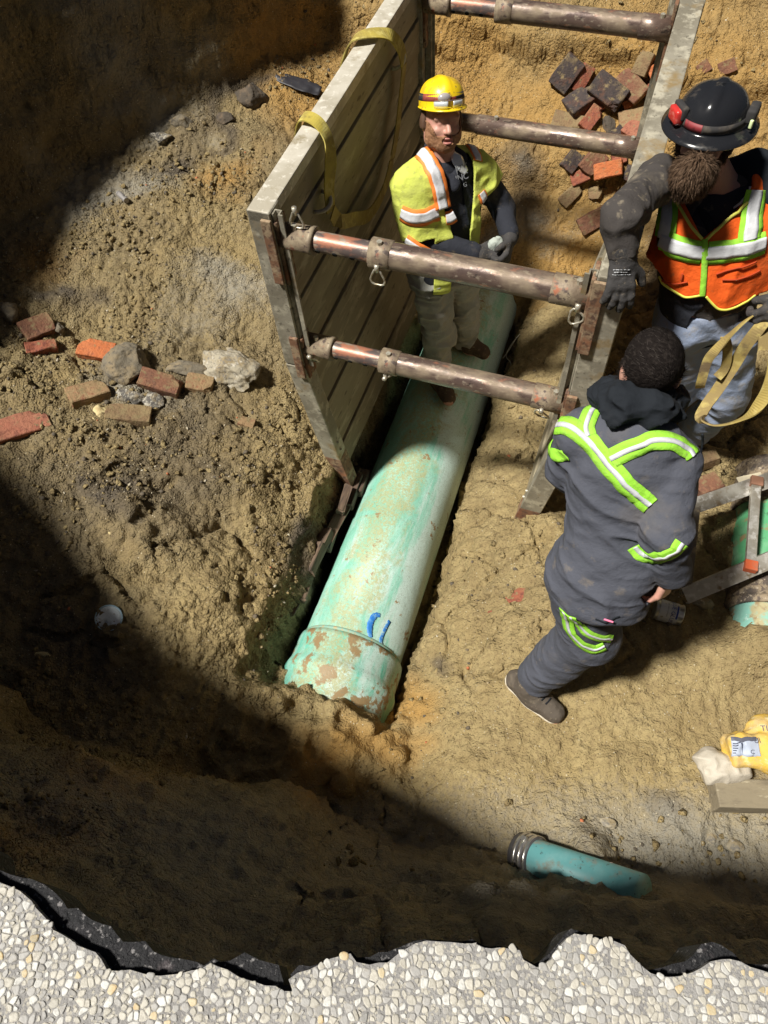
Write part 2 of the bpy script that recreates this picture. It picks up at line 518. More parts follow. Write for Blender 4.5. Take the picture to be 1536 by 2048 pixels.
def build_ground():
    h = .0115
    xs = np.arange(-3.5, 2.95, h); ys = np.arange(-.35, 7.15, h)
    X, Y = np.meshgrid(xs, ys)
    x, y = X.ravel(), Y.ravel()
    z = ground(x, y)
    Z = z.reshape(X.shape)
    gy, gx = np.gradient(Z, h)
    N = np.stack([-gx, -gy, np.ones_like(gx)], -1); N /= np.linalg.norm(N, axis=-1, keepdims=True)
    P3 = np.stack([x, y, z], -1)
    steep = sstep(.25, .8, 1 - N[..., 2]).ravel()
    disp = steep * (.045 * fbm(P3 * np.array([3.0, 3.0, 7.0]), 4, 80) + .018 * fbm(P3 * np.array([14, 14, 30.]), 3, 90))
    v = P3 + N.reshape(-1, 3) * disp[:, None]
    nx, ny = len(xs), len(ys)
    idx = np.arange(nx * ny).reshape(ny, nx)
    f = np.stack([idx[:-1, :-1], idx[:-1, 1:], idx[1:, 1:], idx[1:, :-1]], -1).reshape(-1, 4)
    me = mesh_np('ground', v, f)
    WX = .22 * fbm(P3 * 2.1, 3, 100); WY = .22 * fbm(P3 * 2.1, 3, 110)
    # earths of different colour lying in different places
    def blob(cx, cy, rx, ry, rot=0.0):
        c, s_ = math.cos(rot), math.sin(rot)
        dx, dy = x - cx + WX, y - cy + WY
        return np.clip(1.25 - np.hypot((dx * c + dy * s_) / rx, (-dx * s_ + dy * c) / ry), 0, 1)
    org = np.zeros_like(x); dk = org.copy(); gr = org.copy()
    for (u, v_, zz, rx, ry, ro) in [(625,210,.5,.38,.5,.6),(560,150,.6,.4,.3,.6),(100,520,.2,.25,.2,0),(880,40,1.2,.9,.25,0),(700,560,0,.1,.1,0),(470,350,.3,.25,.2,0),(780,1420,-.35,.30,.2,0),(620,1500,0,.5,.2,0),(180,1650,.5,.3,.3,0),(1450,250,.8,.5,.6,0),(60,1700,.9,.2,.2,0),(1050,60,1.2,.3,.2,.3),(1000,120,.9,1.5,.30,0),(1150,330,.4,.5,.3,0)]:
        p = W(u, v_, zz); org = np.maximum(org, blob(p.x, p.y, rx, ry, ro))
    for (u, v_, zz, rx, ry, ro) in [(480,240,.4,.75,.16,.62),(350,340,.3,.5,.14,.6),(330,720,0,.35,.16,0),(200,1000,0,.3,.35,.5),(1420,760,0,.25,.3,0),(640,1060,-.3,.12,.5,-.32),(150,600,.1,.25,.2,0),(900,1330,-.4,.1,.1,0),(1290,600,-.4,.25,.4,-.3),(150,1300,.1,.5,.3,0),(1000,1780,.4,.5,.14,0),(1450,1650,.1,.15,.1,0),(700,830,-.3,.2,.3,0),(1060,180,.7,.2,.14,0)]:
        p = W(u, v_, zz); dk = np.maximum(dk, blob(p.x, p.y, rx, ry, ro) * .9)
    for (u, v_, zz, rx, ry, ro) in [(330,260,.4,.5,.14,.62),(250,400,.3,.6,.2,.5),(1460,1680,.1,.35,.14,0),(400,560,.2,.4,.3,.3),(960,200,.7,.8,.18,-.05),(900,470,-.2,.3,.3,0),(300,760,0,.3,.2,0)]:
        p = W(u, v_, zz); gr = np.maximum(gr, blob(p.x, p.y, rx, ry, ro) * .8)
    s_, t_ = st(x, y)
    wv_ = vnoise(P3 * 1.9, 125)
    org = np.maximum(org, sstep(2.3, 3.1, s_ + .3 * wv_) * (.78 + .35 * wv_))
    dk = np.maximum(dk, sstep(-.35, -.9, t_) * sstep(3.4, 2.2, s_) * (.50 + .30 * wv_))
    gr = np.maximum(gr, sstep(.95, .5, y + .1 * wv_) * (.70 + .3 * wv_))
    rgh = np.clip(.32 + .68 * sstep(.1, -.5, t_ + .3 * vnoise(P3 * 1.3, 120)) + .35 * sstep(2.3, 3.0, s_) + .5 * sstep(.1, .4, vnoise(P3 * 1.7, 121)), .25, 1)
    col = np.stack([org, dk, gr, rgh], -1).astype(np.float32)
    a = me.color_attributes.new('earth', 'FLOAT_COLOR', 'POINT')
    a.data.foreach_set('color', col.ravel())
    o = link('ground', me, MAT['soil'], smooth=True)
    tag(o, kind='structure')
    return o
build_ground()

def prism_from_polys(name, outer, hole, z0, z1, mat):
    """a slab with a hole"""
    verts = [Vector((p[0], p[1], 0)) for p in outer] + [Vector((p[0], p[1], 0)) for p in hole]
    tris = tessellate_polygon([[Vector((p[0], p[1], 0)) for p in outer], [Vector((p[0], p[1], 0)) for p in hole]])
    n = len(verts)
    bm = bmesh.new()
    top = [bm.verts.new((v.x, v.y, z1)) for v in verts]
    bot = [bm.verts.new((v.x, v.y, z0)) for v in verts]
    for t in tris:
        try:
            f = bm.faces.new([top[i] for i in t])
            f.normal_update()
            if f.normal.z < 0: f.normal_flip()
        except ValueError: pass
    no = len(outer)
    for i in range(len(hole)):
        a, b = no + i, no + (i + 1) % len(hole)
        bm.faces.new((top[a], top[b], bot[b], bot[a]))
    return bm

def build_road():
    R = 40
    outer = [Vector((-R, -R)), Vector((R, -R)), Vector((R, R)), Vector((-R, R))]
    m, nt, b = new_mat('road_binder')
    co = coords(nt, 'Object')
    c = mixc(nt, ramp(nt, noise(nt, co, 18, 5, .6), [(.4, 0.0), (.65, 1.0)]), (0.31, 0.30, 0.29), (0.24, 0.23, 0.225))
    vo = nt.nodes.new('ShaderNodeTexVoronoi'); vo.inputs['Scale'].default_value = 160; nt.links.new(co, vo.inputs['Vector'])
    c = mixc(nt, ramp(nt, vo.outputs['Distance'], [(.25, 1.0), (.5, 0.0)]), c, (0.46, 0.43, 0.37))
    nt.links.new(c, b.inputs['Base Color']); b.inputs['Roughness'].default_value = .85
    bu = nt.nodes.new('ShaderNodeBump'); bu.inputs['Distance'].default_value = .004; nt.links.new(noise(nt, co, 220, 4, .6), bu.inputs['Height']); nt.links.new(bu.outputs[0], b.inputs['Normal'])
    road = link('road', prism_from_polys('road', outer, pit_poly, RZ - .020, RZ, m), m)
    tag(road, kind='structure')
    # the dark broken asphalt base that shows below the surfacing
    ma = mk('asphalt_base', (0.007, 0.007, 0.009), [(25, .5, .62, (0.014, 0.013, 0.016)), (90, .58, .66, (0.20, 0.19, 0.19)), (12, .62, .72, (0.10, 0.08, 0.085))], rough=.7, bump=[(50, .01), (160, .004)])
    base = []
    for i, p in enumerate(pit_poly):
        # how far the base sticks out into the pit beyond the surfacing
        k = .006
        if -.66 < p.x < -.30 and p.y < .3: k = .036 * math.sin((p.x + .66) / .36 * math.pi) ** .6 + .004
        elif -.24 < p.x < -.17 and p.y < .2: k = .028
        elif .42 < p.x < .60 and p.y < .2: k = .02 * math.sin((p.x - .42) / .18 * math.pi) + .004
        elif p.y > .35 or abs(p.x) > .7: k = .03
        a, c_ = pit_poly[i - 5], pit_poly[(i + 5) % len(pit_poly)]
        e = (c_ - a).normalized(); nrm = Vector((-e.y, e.x))
        q = p + nrm * .02
        if pit_dist(np.array([q.x]), np.array([q.y]))[0] < pit_dist(np.array([p.x]), np.array([p.y]))[0]: nrm = -nrm
        if p.y < .6 and abs(p.x) < 1.0: nrm = Vector((.25 if p.x < -.3 else 0, 1)).normalized()
        wob_ = float(vnoise(np.array([[p.x * 22, p.y * 22, 3.3]]), 130)[0]) * .010 + float(vnoise(np.array([[p.x * 60, p.y * 60, 1.3]]), 131)[0]) * .005
        base.append(p + nrm * max(.002, k + wob_))
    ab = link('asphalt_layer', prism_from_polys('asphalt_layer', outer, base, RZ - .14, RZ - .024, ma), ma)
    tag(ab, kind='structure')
    # exposed aggregate: one polygonal stone per cell
    cell = .0118
    pts = []
    for ix in range(-78, 74):
        for iy in range(-19, 34):
            x, y = (ix + .5 + random.uniform(-.42, .42)) * cell, (iy + .5 + random.uniform(-.42, .42)) * cell
            pts.append((x, y))
    pts = np.array(pts)
    dd = pit_dist(pts[:, 0], pts[:, 1], PP)
    cols = [mk('road_stone_cream', (0.44, 0.415, 0.36), [(90, .5, .65, (0.36, 0.335, 0.285))], rough=.55, var=.16, bump=[(200, .001)]),
            mk('road_stone_white', (0.53, 0.52, 0.49), [(90, .5, .65, (0.42, 0.41, 0.385))], rough=.5, var=.14, bump=[(200, .001)]),
            mk('road_stone_grey', (0.33, 0.32, 0.305), [(90, .5, .65, (0.33, 0.31, 0.28))], rough=.6, var=.2, bump=[(200, .001)]),
            mk('road_stone_yellow', (0.46, 0.385, 0.25), [(90, .5, .65, (0.52, 0.38, 0.2))], rough=.55, var=.2, bump=[(200, .001)])]
    order = []
    for k, (p, d_) in enumerate(zip(pts, dd)):
        if d_ > -.0015 or d_ < -.35: continue
        sc = np.array([p[0], p[1]])
        Z = p[1] * CP - (RZ - EYE) * SP
        Yc = -p[1] * SP - (RZ - EYE) * CP
        u, v_ = 768 + FPX * p[0] / Z, 1024 + FPX * Yc / Z
        vis = -20 < u < 1556 and v_ < 2070
        order.append((0 if vis else 1, random.random(), k))
    order.sort()
    bulk = [bmesh.new() for _ in cols]
    made = 0
    for vis, _, k in order:
        if random.random() < .07: continue
        p = pts[k]
        dist = np.hypot(*(pts - p).T)
        nb = np.where((dist < cell * 3.2) & (dist > 0))[0]
        ang0 = random.uniform(0, 6.28)
        poly = [Vector((p[0] + cell * 1.1 * math.cos(ang0 + a * math.pi / 4), p[1] + cell * 1.1 * math.sin(ang0 + a * math.pi / 4))) for a in range(8)]
        for q in nb:
            mid = Vector(((p[0] + pts[q][0]) / 2, (p[1] + pts[q][1]) / 2)); nn = Vector((pts[q][0] - p[0], pts[q][1] - p[1]))
            out = []
            for i in range(len(poly)):
                a, b_ = poly[i], poly[(i + 1) % len(poly)]
                da, db = (a - mid).dot(nn), (b_ - mid).dot(nn)
                if da <= 0: out.append(a)
                if (da < 0 < db) or (db < 0 < da): out.append(a.lerp(b_, da / (da - db)))
            poly = out
            if len(poly) < 3: break
        if len(poly) < 3: continue
        c = sum(poly, Vector((0, 0))) / len(poly)
        sh = random.choice((random.uniform(.45, .7), random.uniform(.7, .95), random.uniform(.85, 1.0)))
        poly = [q for i in range(len(poly)) for q in (poly[i].lerp(poly[(i + 1) % len(poly)], .22), poly[i].lerp(poly[(i + 1) % len(poly)], .78))]
        # drop very short sides
        P2 = []
        for q in poly:
            q = c + (q - c) * sh
            if not P2 or (q - P2[-1]).length > .0016: P2.append(q)
        if len(P2) < 3: continue
        hgt = random.uniform(.0008, .0024)
        tl = Vector((random.uniform(-.06, .06), random.uniform(-.06, .06)))
        r = random.random()
        mi = 0 if r < .42 else 1 if r < .68 else 2 if r < .96 else 3
        single = vis == 0 and made < 300
        bm = bmesh.new() if single else bulk[mi]
        lo = [bm.verts.new((q.x, q.y, RZ - .003)) for q in P2]
        md = [bm.verts.new((q.x, q.y, RZ + hgt * .55 + (q - c).dot(tl))) for q in P2]
        tp = [bm.verts.new((c.x + (q.x - c.x) * .74, c.y + (q.y - c.y) * .74, RZ + hgt + (q - c).dot(tl))) for q in P2]
        n = len(P2)
        for i in range(n):
            j = (i + 1) % n
            bm.faces.new((lo[i], lo[j], md[j], md[i])); bm.faces.new((md[i], md[j], tp[j], tp[i]))
        bm.faces.new(tp)
        if single:
            bmesh.ops.recalc_face_normals(bm, faces=bm.faces)
            link('stone', bm, cols[mi], road); made += 1
    bm = bmesh.new()
    me = bpy.data.meshes.new('stone_bed')
    allv, allf, mats = [], [], []
    off = 0
    for mi, b_ in enumerate(bulk):
        bmesh.ops.recalc_face_normals(b_, faces=b_.faces)
        b_.verts.index_update()
        for v in b_.verts: allv.append(v.co[:])
        for f in b_.faces: allf.append([v.index + off for v in f.verts]); mats.append(mi)
        off += len(b_.verts); b_.free()
    bm.free()
    me.from_pydata(allv, [], allf)
    for c in cols: me.materials.append(c)
    me.polygons.foreach_set('material_index', mats)
    o = link('stone_bed', me, None, road)
    tag(o, kind='stuff')
build_road()
# ------------------------------------------------------------------ the sewer pipe
def build_pipe_mat(name, dirt_lo, dirt_hi, tint=(0.20, 0.50, 0.38)):
    m, nt, b = new_mat(name)
    co = coords(nt, 'Object')
    st_ = nt.nodes.new('ShaderNodeMapping'); st_.inputs['Scale'].default_value = (.35, 1.6, 1.6); nt.links.new(co, st_.inputs['Vector'])
    sep = nt.nodes.new('ShaderNodeSeparateXYZ'); nt.links.new(co, sep.inputs[0])
    n1 = noise(nt, st_.outputs[0], 7, 6, .65, .6)
    c = mixc(nt, ramp(nt, n1, [(.40, 0.0), (.60, 1.0)]), tint, (0.33, 0.60, 0.50))
    # chalky scuffed white along the side that was handled
    n2 = noise(nt, st_.outputs[0], 4, 5, .7, .3)
    mm = nt.nodes.new('ShaderNodeMath'); mm.operation = 'MULTIPLY_ADD'; mm.inputs[1].default_value = -.55
    nt.links.new(sep.outputs[1], mm.inputs[0]); nt.links.new(n2, mm.inputs[2])
    c = mixc(nt, ramp(nt, mm.outputs[0], [(.49, 0.0), (.60, .75)]), c, (0.58, 0.68, 0.65))
    # ochre film of clay on the crown
    ab = nt.nodes.new('ShaderNodeMath'); ab.operation = 'ABSOLUTE'
    sh = nt.nodes.new('ShaderNodeMath'); sh.operation = 'ADD'; sh.inputs[1].default_value = -.03; nt.links.new(sep.outputs[1], sh.inputs[0]); nt.links.new(sh.outputs[0], ab.inputs[0])
    n3 = noise(nt, co, 5, 6, .7, .8)
    m3 = nt.nodes.new('ShaderNodeMath'); m3.operation = 'MULTIPLY_ADD'; m3.inputs[1].default_value = -1.9; nt.links.new(ab.outputs[0], m3.inputs[0]); nt.links.new(n3, m3.inputs[2])
    film = ramp(nt, m3.outputs[0], [(.20, 0.0), (.36, .85)])
    n4 = noise(nt, co, 45, 5, .75, 1.2)
    filmt = nt.nodes.new('ShaderNodeMath'); filmt.operation = 'MULTIPLY'; nt.links.new(film, filmt.inputs[0]); nt.links.new(ramp(nt, n4, [(.42, .15), (.53, 1.0)]), filmt.inputs[1])
    c = mixc(nt, filmt.outputs[0], c, (0.39, 0.38, 0.19))
    # brown clods and smears
    n5 = noise(nt, co, 11, 6, .68, .3)
    c = mixc(nt, ramp(nt, n5, [(dirt_lo, 0.0), (dirt_hi, 1.0)]), c, (0.30, 0.205, 0.10))
    # grey scratches and specks
    n6 = noise(nt, co, 150, 3, .7, 2.0)
    c = mixc(nt, ramp(nt, n6, [(.565, 0.0), (.63, .85)]), c, (0.17, 0.20, 0.14))
    nt.links.new(c, b.inputs['Base Color'])
    b.inputs['Roughness'].default_value = .5
    bu = nt.nodes.new('ShaderNodeBump'); bu.inputs['Distance'].default_value = .004; nt.links.new(n5, bu.inputs['Height'])
    bu2 = nt.nodes.new('ShaderNodeBump'); bu2.inputs['Distance'].default_value = .0012; nt.links.new(n4, bu2.inputs['Height']); nt.links.new(bu.outputs[0], bu2.inputs['Normal'])
    nt.links.new(bu2.outputs[0], b.inputs['Normal'])
    return m
MAT['pipe'] = build_pipe_mat('green_sewer_pipe', .615, .65)
MAT['bell'] = build_pipe_mat('muddy_pipe_bell', .535, .575, (0.13, 0.52, 0.40))

def lathe(bm, prof, seg=64, jitter=0.0):
    """profile (x along the axis, radius) turned about X"""
    rings = []
    for x, r in prof:
        rings.append([bm.verts.new((x, r * math.cos(2 * math.pi * k / seg), r * math.sin(2 * math.pi * k / seg))) for k in range(seg)])
    for A, B in zip(rings, rings[1:]):
        for k in range(seg):
            bm.faces.new((A[k], A[(k + 1) % seg], B[(k + 1) % seg], B[k]))

def frame(name, origin, xdir, up=(0, 0, 1), label=None, cat=None, group=None):
    """an Empty whose local X runs along xdir; its children are given in this frame"""
    x = Vector(xdir).normalized(); z = Vector(up); z = (z - x * z.dot(x)).normalized(); y = z.cross(x)
    o = empty(name, origin, label, cat, group)
    M = Matrix((x, y, z)).transposed()
    o.rotation_euler = M.to_euler()
    o['_frame'] = True
    return o

def finish_frame(o):
    if '_frame' in o: del o['_frame']

def arc_patch(bm, poly, r, n=6):
    """a thin painted shape on a pipe of radius r: poly is (x, angle) pairs joined to a strip of given half-width"""
    pass

pipe = frame('sewer_pipe', (PA[0], PA[1], PIPE_Z), (PDIR[0], PDIR[1], 0), label='long wide pale green sewer pipe lying in the trench under the struts', cat='pipe')
bm = bmesh.new()
lathe(bm, [(-.16, PIPE_R - .012), (-.16, PIPE_R), (.6, PIPE_R), (1.3, PIPE_R), (2.0, PIPE_R), (3.4, PIPE_R)], 72)
link('barrel', bm, MAT['pipe'], pipe, smooth=True)
bm = bmesh.new()
lathe(bm, [(x_ - .09, PIPE_R + r_) for x_, r_ in ((-.02, .001), (-.025, .018), (-.05, .021), (-.16, .021), (-.175, .026), (-.20, .034), (-.225, .034), (-.25, .024), (-.36, .022), (-.50, .022), (-.502, .004))], 72)
link('bell', bm, MAT['bell'], pipe, smooth=True)
bm = bmesh.new()
lathe(bm, [(-.106, PIPE_R + .003), (-.102, PIPE_R + .006), (-.094, PIPE_R + .006), (-.09, PIPE_R + .001)], 72)
link('joint_ring', bm, mk('pipe_joint', (0.20, 0.36, 0.29), [(30, .5, .6, (0.36, 0.30, 0.16))], rough=.6), pipe, smooth=True)
# blue spray marks: a bowed stroke and a straight stroke
MAT['blue'] = mk('blue_spray_paint', (0.02, 0.17, 0.55), [(40, .46, .62, (0.12, 0.33, 0.60)), (70, .58, .64, (0.36, 0.52, 0.52))], rough=.6)
def paint_stroke(pts, widths):
    bm = bmesh.new()
    rr = PIPE_R + .0012
    rows = []
    P = catmull([Vector((p[0] * 1.25 - .105, p[1] * 1.04, 0)) for p in pts], 6)
    for i, p in enumerate(P):
        t = P[min(i + 1, len(P) - 1)] - P[max(i - 1, 0)]; t.normalize()
        n = Vector((-t.y, t.x, 0))
        f = i / (len(P) - 1) * (len(widths) - 1); k = min(int(f), len(widths) - 2); w = widths[k] * (1 - f + k) + widths[k + 1] * (f - k)
        w *= random.uniform(.86, 1.1)
        row = []
        for q in (-1, -.33, .33, 1):
            a = p + n * q * w
            ang = a.y / PIPE_R
            row.append(bm.verts.new((a.x, math.sin(ang) * rr, math.cos(ang) * rr)))
        rows.append(row)
    for A, B in zip(rows, rows[1:]):
        for k in range(3): bm.faces.new((A[k], A[k + 1], B[k + 1], B[k]))
    bmesh.ops.recalc_face_normals(bm, faces=bm.faces)
    o = link('paint_mark', bm, MAT['blue'], pipe, smooth=True)
    sol = o.modifiers.new('thick', 'SOLIDIFY'); sol.thickness = .0004; sol.offset = 1
paint_stroke([(.115, -.112), (.105, -.088), (.065, -.080), (.030, -.092), (.012, -.106)], [.010, .015, .017, .015, .009])
paint_stroke([(.115, -.168), (.07, -.160), (.025, -.158), (.002, -.172)], [.009, .010, .011, .013])
finish_frame(pipe)

# rotten timber lagging left of the pipe
MAT['lagging'] = mk('rotten_brown_timber', (0.10, 0.065, 0.045), [(9, .45, .62, (0.17, 0.115, 0.075)), (40, .55, .65, (0.06, 0.045, 0.035)), (14, .62, .7, (0.28, 0.21, 0.12))], rough=.85, stretch=(.2, 1, 1), bump=[(60, .004)])
lag = frame('timber_lagging', (PA[0], PA[1], -.5), (PDIR[0], PDIR[1], 0), label='broken dark timber lagging wedged between bank and left side of the green pipe', cat='timber')
for i in range(9):
    bm = bmesh.new()
    L = random.uniform(.16, .30)
    x = .02 + i * .105 + random.uniform(-.03, .03)
    add_box(bm, (L, .045 + random.uniform(0, .02), .05), (x, .335 + random.uniform(-.015, .02) - .006 * i, .02 + random.uniform(-.05, .04)), Euler((random.uniform(-.4, .4), random.uniform(-.12, .12), random.uniform(-.15, .15))).to_matrix(), .006)
    for v in bm.verts: v.co += Vector((random.uniform(-.006, .006), random.uniform(-.005, .005), random.uniform(-.005, .005)))
    link('timber_piece', bm, MAT['lagging'], lag)
finish_frame(lag)

# ------------------------------------------------------------------ the trench box
BOX_O = Vector((-.4154 + .02, 2.4469, 1.1957 - .01))
BOX_R = Euler((.0632, -.0417, -.3435)).to_matrix()
BL, BD, BA = 1.2, .59, 1.7611
box = empty('trench_box', BOX_O, 'aluminium trench shoring box with two panels and four cross struts', 'trench box')
box.rotation_euler = BOX_R.to_euler(); box['_frame'] = True
def bx(p):
    """box frame -> world"""
    return BOX_O + BOX_R @ Vector(p)
TOPV, MIDV, BOTV = .13, -.70, -1.72
def side_panel(sgn, base_x, tilt):
    """sgn -1 left, +1 right: a stack of planks between two end posts"""
    th = .088 if sgn < 0 else .100
    name = 'side_panel'
    pan = bpy.data.objects.new(name, None); COL.objects.link(pan); pan.parent = box; pan['_frame'] = True
    pan.location = (base_x, 0, 0)
    y0, y1 = -.055, BA + .055
    def sh(z):       # the lower module leans inwards
        return -sgn * max(0.0, MIDV - z) * tilt
    # planks (horizontal extruded boards; every other one stands a little proud)
    zs = np.linspace(TOPV - .03, BOTV + .16, 11)
    for i in range(10):
        zt, zb = zs[i], zs[i + 1]
        zc = (zt + zb) / 2
        proud = .010 if i % 2 else 0.0
        bm = bmesh.new()
        add_box(bm, (th - .030 + proud, y1 - y0 - .14, (zt - zb) - .008), (sgn * (th / 2 + .006 - proud / 2) + sh(zc), (y0 + y1) / 2, zc), Euler((0, sgn * (math.atan(tilt) if zc < MIDV else 0), 0)).to_matrix(), .004)
        link('plank', bm, MAT['plank'], pan)
    # top rail: an upturned channel
    bm = bmesh.new()
    add_box(bm, (th, y1 - y0, .05), (sgn * th / 2, (y0 + y1) / 2, TOPV - .02), None, .005)
    link('top_rail', bm, MAT['rail'] if sgn < 0 else MAT['steel'], pan)
    for ye, dirn in ((y0, -1), (y1, 1)):
        # end post in two lengths
        for (za, zb, t0, t1) in ((TOPV + .004, MIDV + .004, 0, 0), (MIDV - .004, BOTV + .3, 0, 1)):
            bm = bmesh.new()
            n = 1 if t1 == 0 else 4
            lev = np.linspace(za, zb, n + 1)
            rows = []
            for z in lev:
                s_ = sh(z) if t1 else 0
                xo, xi = sgn * (th + .004), -sgn * .004
                yy0, yy1 = ye, ye - dirn * .085
                rows.append([bm.verts.new((x + s_, y, z)) for x, y in ((xo, yy0), (xi, yy0), (xi, yy1), (xo, yy1))])
            for A, B in zip(rows, rows[1:]):
                for k in range(4): bm.faces.new((A[k], A[(k + 1) % 4], B[(k + 1) % 4], B[k]))
            bm.faces.new(rows[0]); bm.faces.new(list(reversed(rows[-1])))
            bmesh.ops.recalc_face_normals(bm, faces=bm.faces)
            bmesh.ops.bevel(bm, geom=bm.edges[:], offset=.004, segments=1, affect='EDGES')
            link('end_post', bm, MAT['steel'], pan)
        # slot rail beside the post (inner side) with its keyhole mouth
        bm = bmesh.new()
        prof = [(.006, .0), (.012, .0), (.012, .024), (.030, .024), (.030, .0), (.048, .0), (.048, .006), (.036, .006), (.036, .030), (.006, .030)]
        rr = [[bm.verts.new((-sgn * px_, ye - dirn * (.012 + py_), z_)) for px_, py_ in prof] for z_ in (TOPV - .005, MIDV + .01)]
        for k in range(len(prof)): bm.faces.new((rr[0][k], rr[0][(k + 1) % len(prof)], rr[1][(k + 1) % len(prof)], rr[1][k]))
        bm.faces.new(rr[0]); bm.faces.new(list(reversed(rr[1]))); bmesh.ops.recalc_face_normals(bm, faces=bm.faces)
        link('slot_rail', bm, MAT['steel'], pan)
        # knife edge at the foot
        bm = bmesh.new()
        za, zb = BOTV + .30, BOTV
        r0 = [(sgn * th, za), (-sgn * .004, za)]
        a = [bm.verts.new((sgn * th + sh(za), ye, za)), bm.verts.new((-sgn * .004 + sh(za), ye, za)), bm.verts.new((-sgn * .01 + sh(zb), ye, zb)), bm.verts.new((sgn * .012 + sh(zb), ye, zb))]
        b = [bm.verts.new((v.co.x, ye - dirn * .085, v.co.z)) for v in a]
        bm.faces.new(a); bm.faces.new(list(reversed(b)))
        for k in range(4): bm.faces.new((a[k], b[k], b[(k + 1) % 4], a[(k + 1) % 4]))
        bmesh.ops.recalc_face_normals(bm, faces=bm.faces)
        link('knife_edge', bm, MAT['rust'], pan)
        # strut sockets: rusty flange plates on the inner side
        for k in range(2):
            z = -k * BD
            bm = bmesh.new()
            if sgn < 0:
                add_box(bm, (.016, .075, .30 if k == 0 else .26), (.013, ye - dirn * .045, z - .06), None, .004)
                add_box(bm, (.040, .014, .30 if k == 0 else .26), (-.012, ye + dirn * .010, z - .04), None, .003)
            else:
                add_box(bm, (.016, .095, .34), (-.013, ye - dirn * .045, z - .05), None, .004)
                add_box(bm, (.042, .014, .34), (.010, ye + dirn * .010, z - .05), None, .003)
            link('socket_plate', bm, MAT['rust'], pan)
    for z in (TOPV - .10, TOPV - .14, MIDV - .03, MIDV - .07, BOTV + .36, BOTV + .42):
        bm = bmesh.new()
        add_cyl(bm, (-sgn * .004 + sh(z), y0 + .035, z), (-sgn * .014 + sh(z), y0 + .035, z), .008, seg=10)
        link('bolt', bm, MAT['wire'], pan)
    finish_frame(pan)
    return pan
side_panel(-1, 0.0, .13)
side_panel(+1, BL, .15)

def ring_pin(parent, p, r=.028, plane=((1, 0, 0), (0, 0, 1)), tilt=0.0):
    """a wire clip: hexagonal-ish loop hanging from p"""
    e1, e2 = Vector(plane[0]), Vector(plane[1])
    pts = []
    for k in range(14):
        a = 2 * math.pi * k / 14
        rr = r * (1 + .16 * math.cos(3 * a + tilt))
        pts.append(Vector(p) + e1 * rr * math.sin(a) * .85 + e2 * (rr * math.cos(a) * 1.15 - r))
    bm = bmesh.new(); add_tube(bm, pts, .0042, 6, closed=True)
    add_cyl(bm, Vector(p) - e2 * .0 + Vector((0, .0, 0)), Vector(p) + e2 * .03, .010, seg=8)
    return link('pin_ring', bm, MAT['wire'], parent, smooth=True)

def strut(y, z, inner, far=False):
    stt = bpy.data.objects.new('strut', None); COL.objects.link(stt); stt.parent = box; stt['_frame'] = True
    stt.location = (0, y, z)
    if inner:
        bm = bmesh.new(); add_cyl(bm, (.10, 0, 0), (.42, 0, 0), .039, seg=28, caps=False)
        link('inner_tube', bm, MAT['strut_red'], stt, smooth=True)
        for x in (.165, .235, .305):
            bm = bmesh.new()
            add_cyl(bm, (x, -.030, -.012), (x, -.0385, -.0155), .0105, seg=12)
            link('hole_shade_disc', bm, MAT['black'], stt)  # black disc paints the shade inside an adjustment hole; the tube is not pierced
        bm = bmesh.new(); lathe(bm, [(.012, .040), (.014, .050), (.125, .051), (.128, .054), (.145, .054), (.147, .040)], 28)
        link('end_collar', bm, MAT['collar'], stt, smooth=True)
        bm = bmesh.new(); lathe(bm, [(.37, .040), (.372, .056), (.45, .056), (.455, .051)], 28)
        link('sleeve_collar', bm, MAT['collar'], stt, smooth=True)
        bm = bmesh.new(); lathe(bm, [(.44, .0505), (.90, .0505), (BL - .13, .0505)], 32)
        link('sleeve', bm, MAT['strut'], stt, smooth=True)
    else:
        bm = bmesh.new(); lathe(bm, [(.02, .046), (.30, .046), (.305, .051), (BL - .12, .051)], 32)
        link('sleeve', bm, MAT['strut'], stt, smooth=True)
    bm = bmesh.new(); lathe(bm, [(BL - .15, .0515), (BL - .148, .054), (BL - .012, .054), (BL - .01, .02)], 28)
    link('end_collar', bm, MAT['collar'] if not far else MAT['strut'], stt, smooth=True)
    for x in (.07, .41, BL - .06):
        bm = bmesh.new()
        add_cyl(bm, (x, -.01, .04), (x, -.01, .066), .011, seg=8)
        link('pin', bm, MAT['wire'], stt)
    finish_frame(stt)
    return stt
s1 = strut(0, 0, True); s1['_frame'] = True
ring_pin(s1, (.085, -.01, .115), .03); ring_pin(s1, (.41, -.056, -.035), .032); ring_pin(s1, (BL - .045, -.056, -.03), .030, tilt=1.5)
s2 = strut(0, -BD, True); s2['_frame'] = True
ring_pin(s2, (.05, -.056, -.03), .03, ((1, 0, 0), (0, -.5, .85))); ring_pin(s2, (.41, -.056, -.035), .022, ((1, 0, 0), (0, -.9, .4))); ring_pin(s2, (BL - .10, -.056, -.03), .036, ((1, .0, -.3), (0, -.4, .9)), 1.0)
s3 = strut(BA, 0, True, True); s4 = strut(BA, -BD, False, True)
for s_ in (s1, s2): finish_frame(s_)
# lifting rings on the left panel, inner face
def lift_ring(p, r=.045, rot=0.0):
    pts = [Vector(p) + Vector((.012 + .055 * math.sin(math.pi * k / 12), r * math.cos(math.pi * k / 12) * math.cos(rot), r * math.cos(math.pi * k / 12) * math.sin(rot))) for k in range(13)]
    bm = bmesh.new(); add_tube(bm, pts, .009, 8)
    return link('lifting_eye', bm, MAT['rail'], box, smooth=True)
EYE_NEAR, EYE_FAR = (-.02, .36, -.12), (-.02, 1.33, -.04)
lift_ring(EYE_NEAR, .05, .3); lift_ring(EYE_FAR, .05, 1.2)
finish_frame(box)

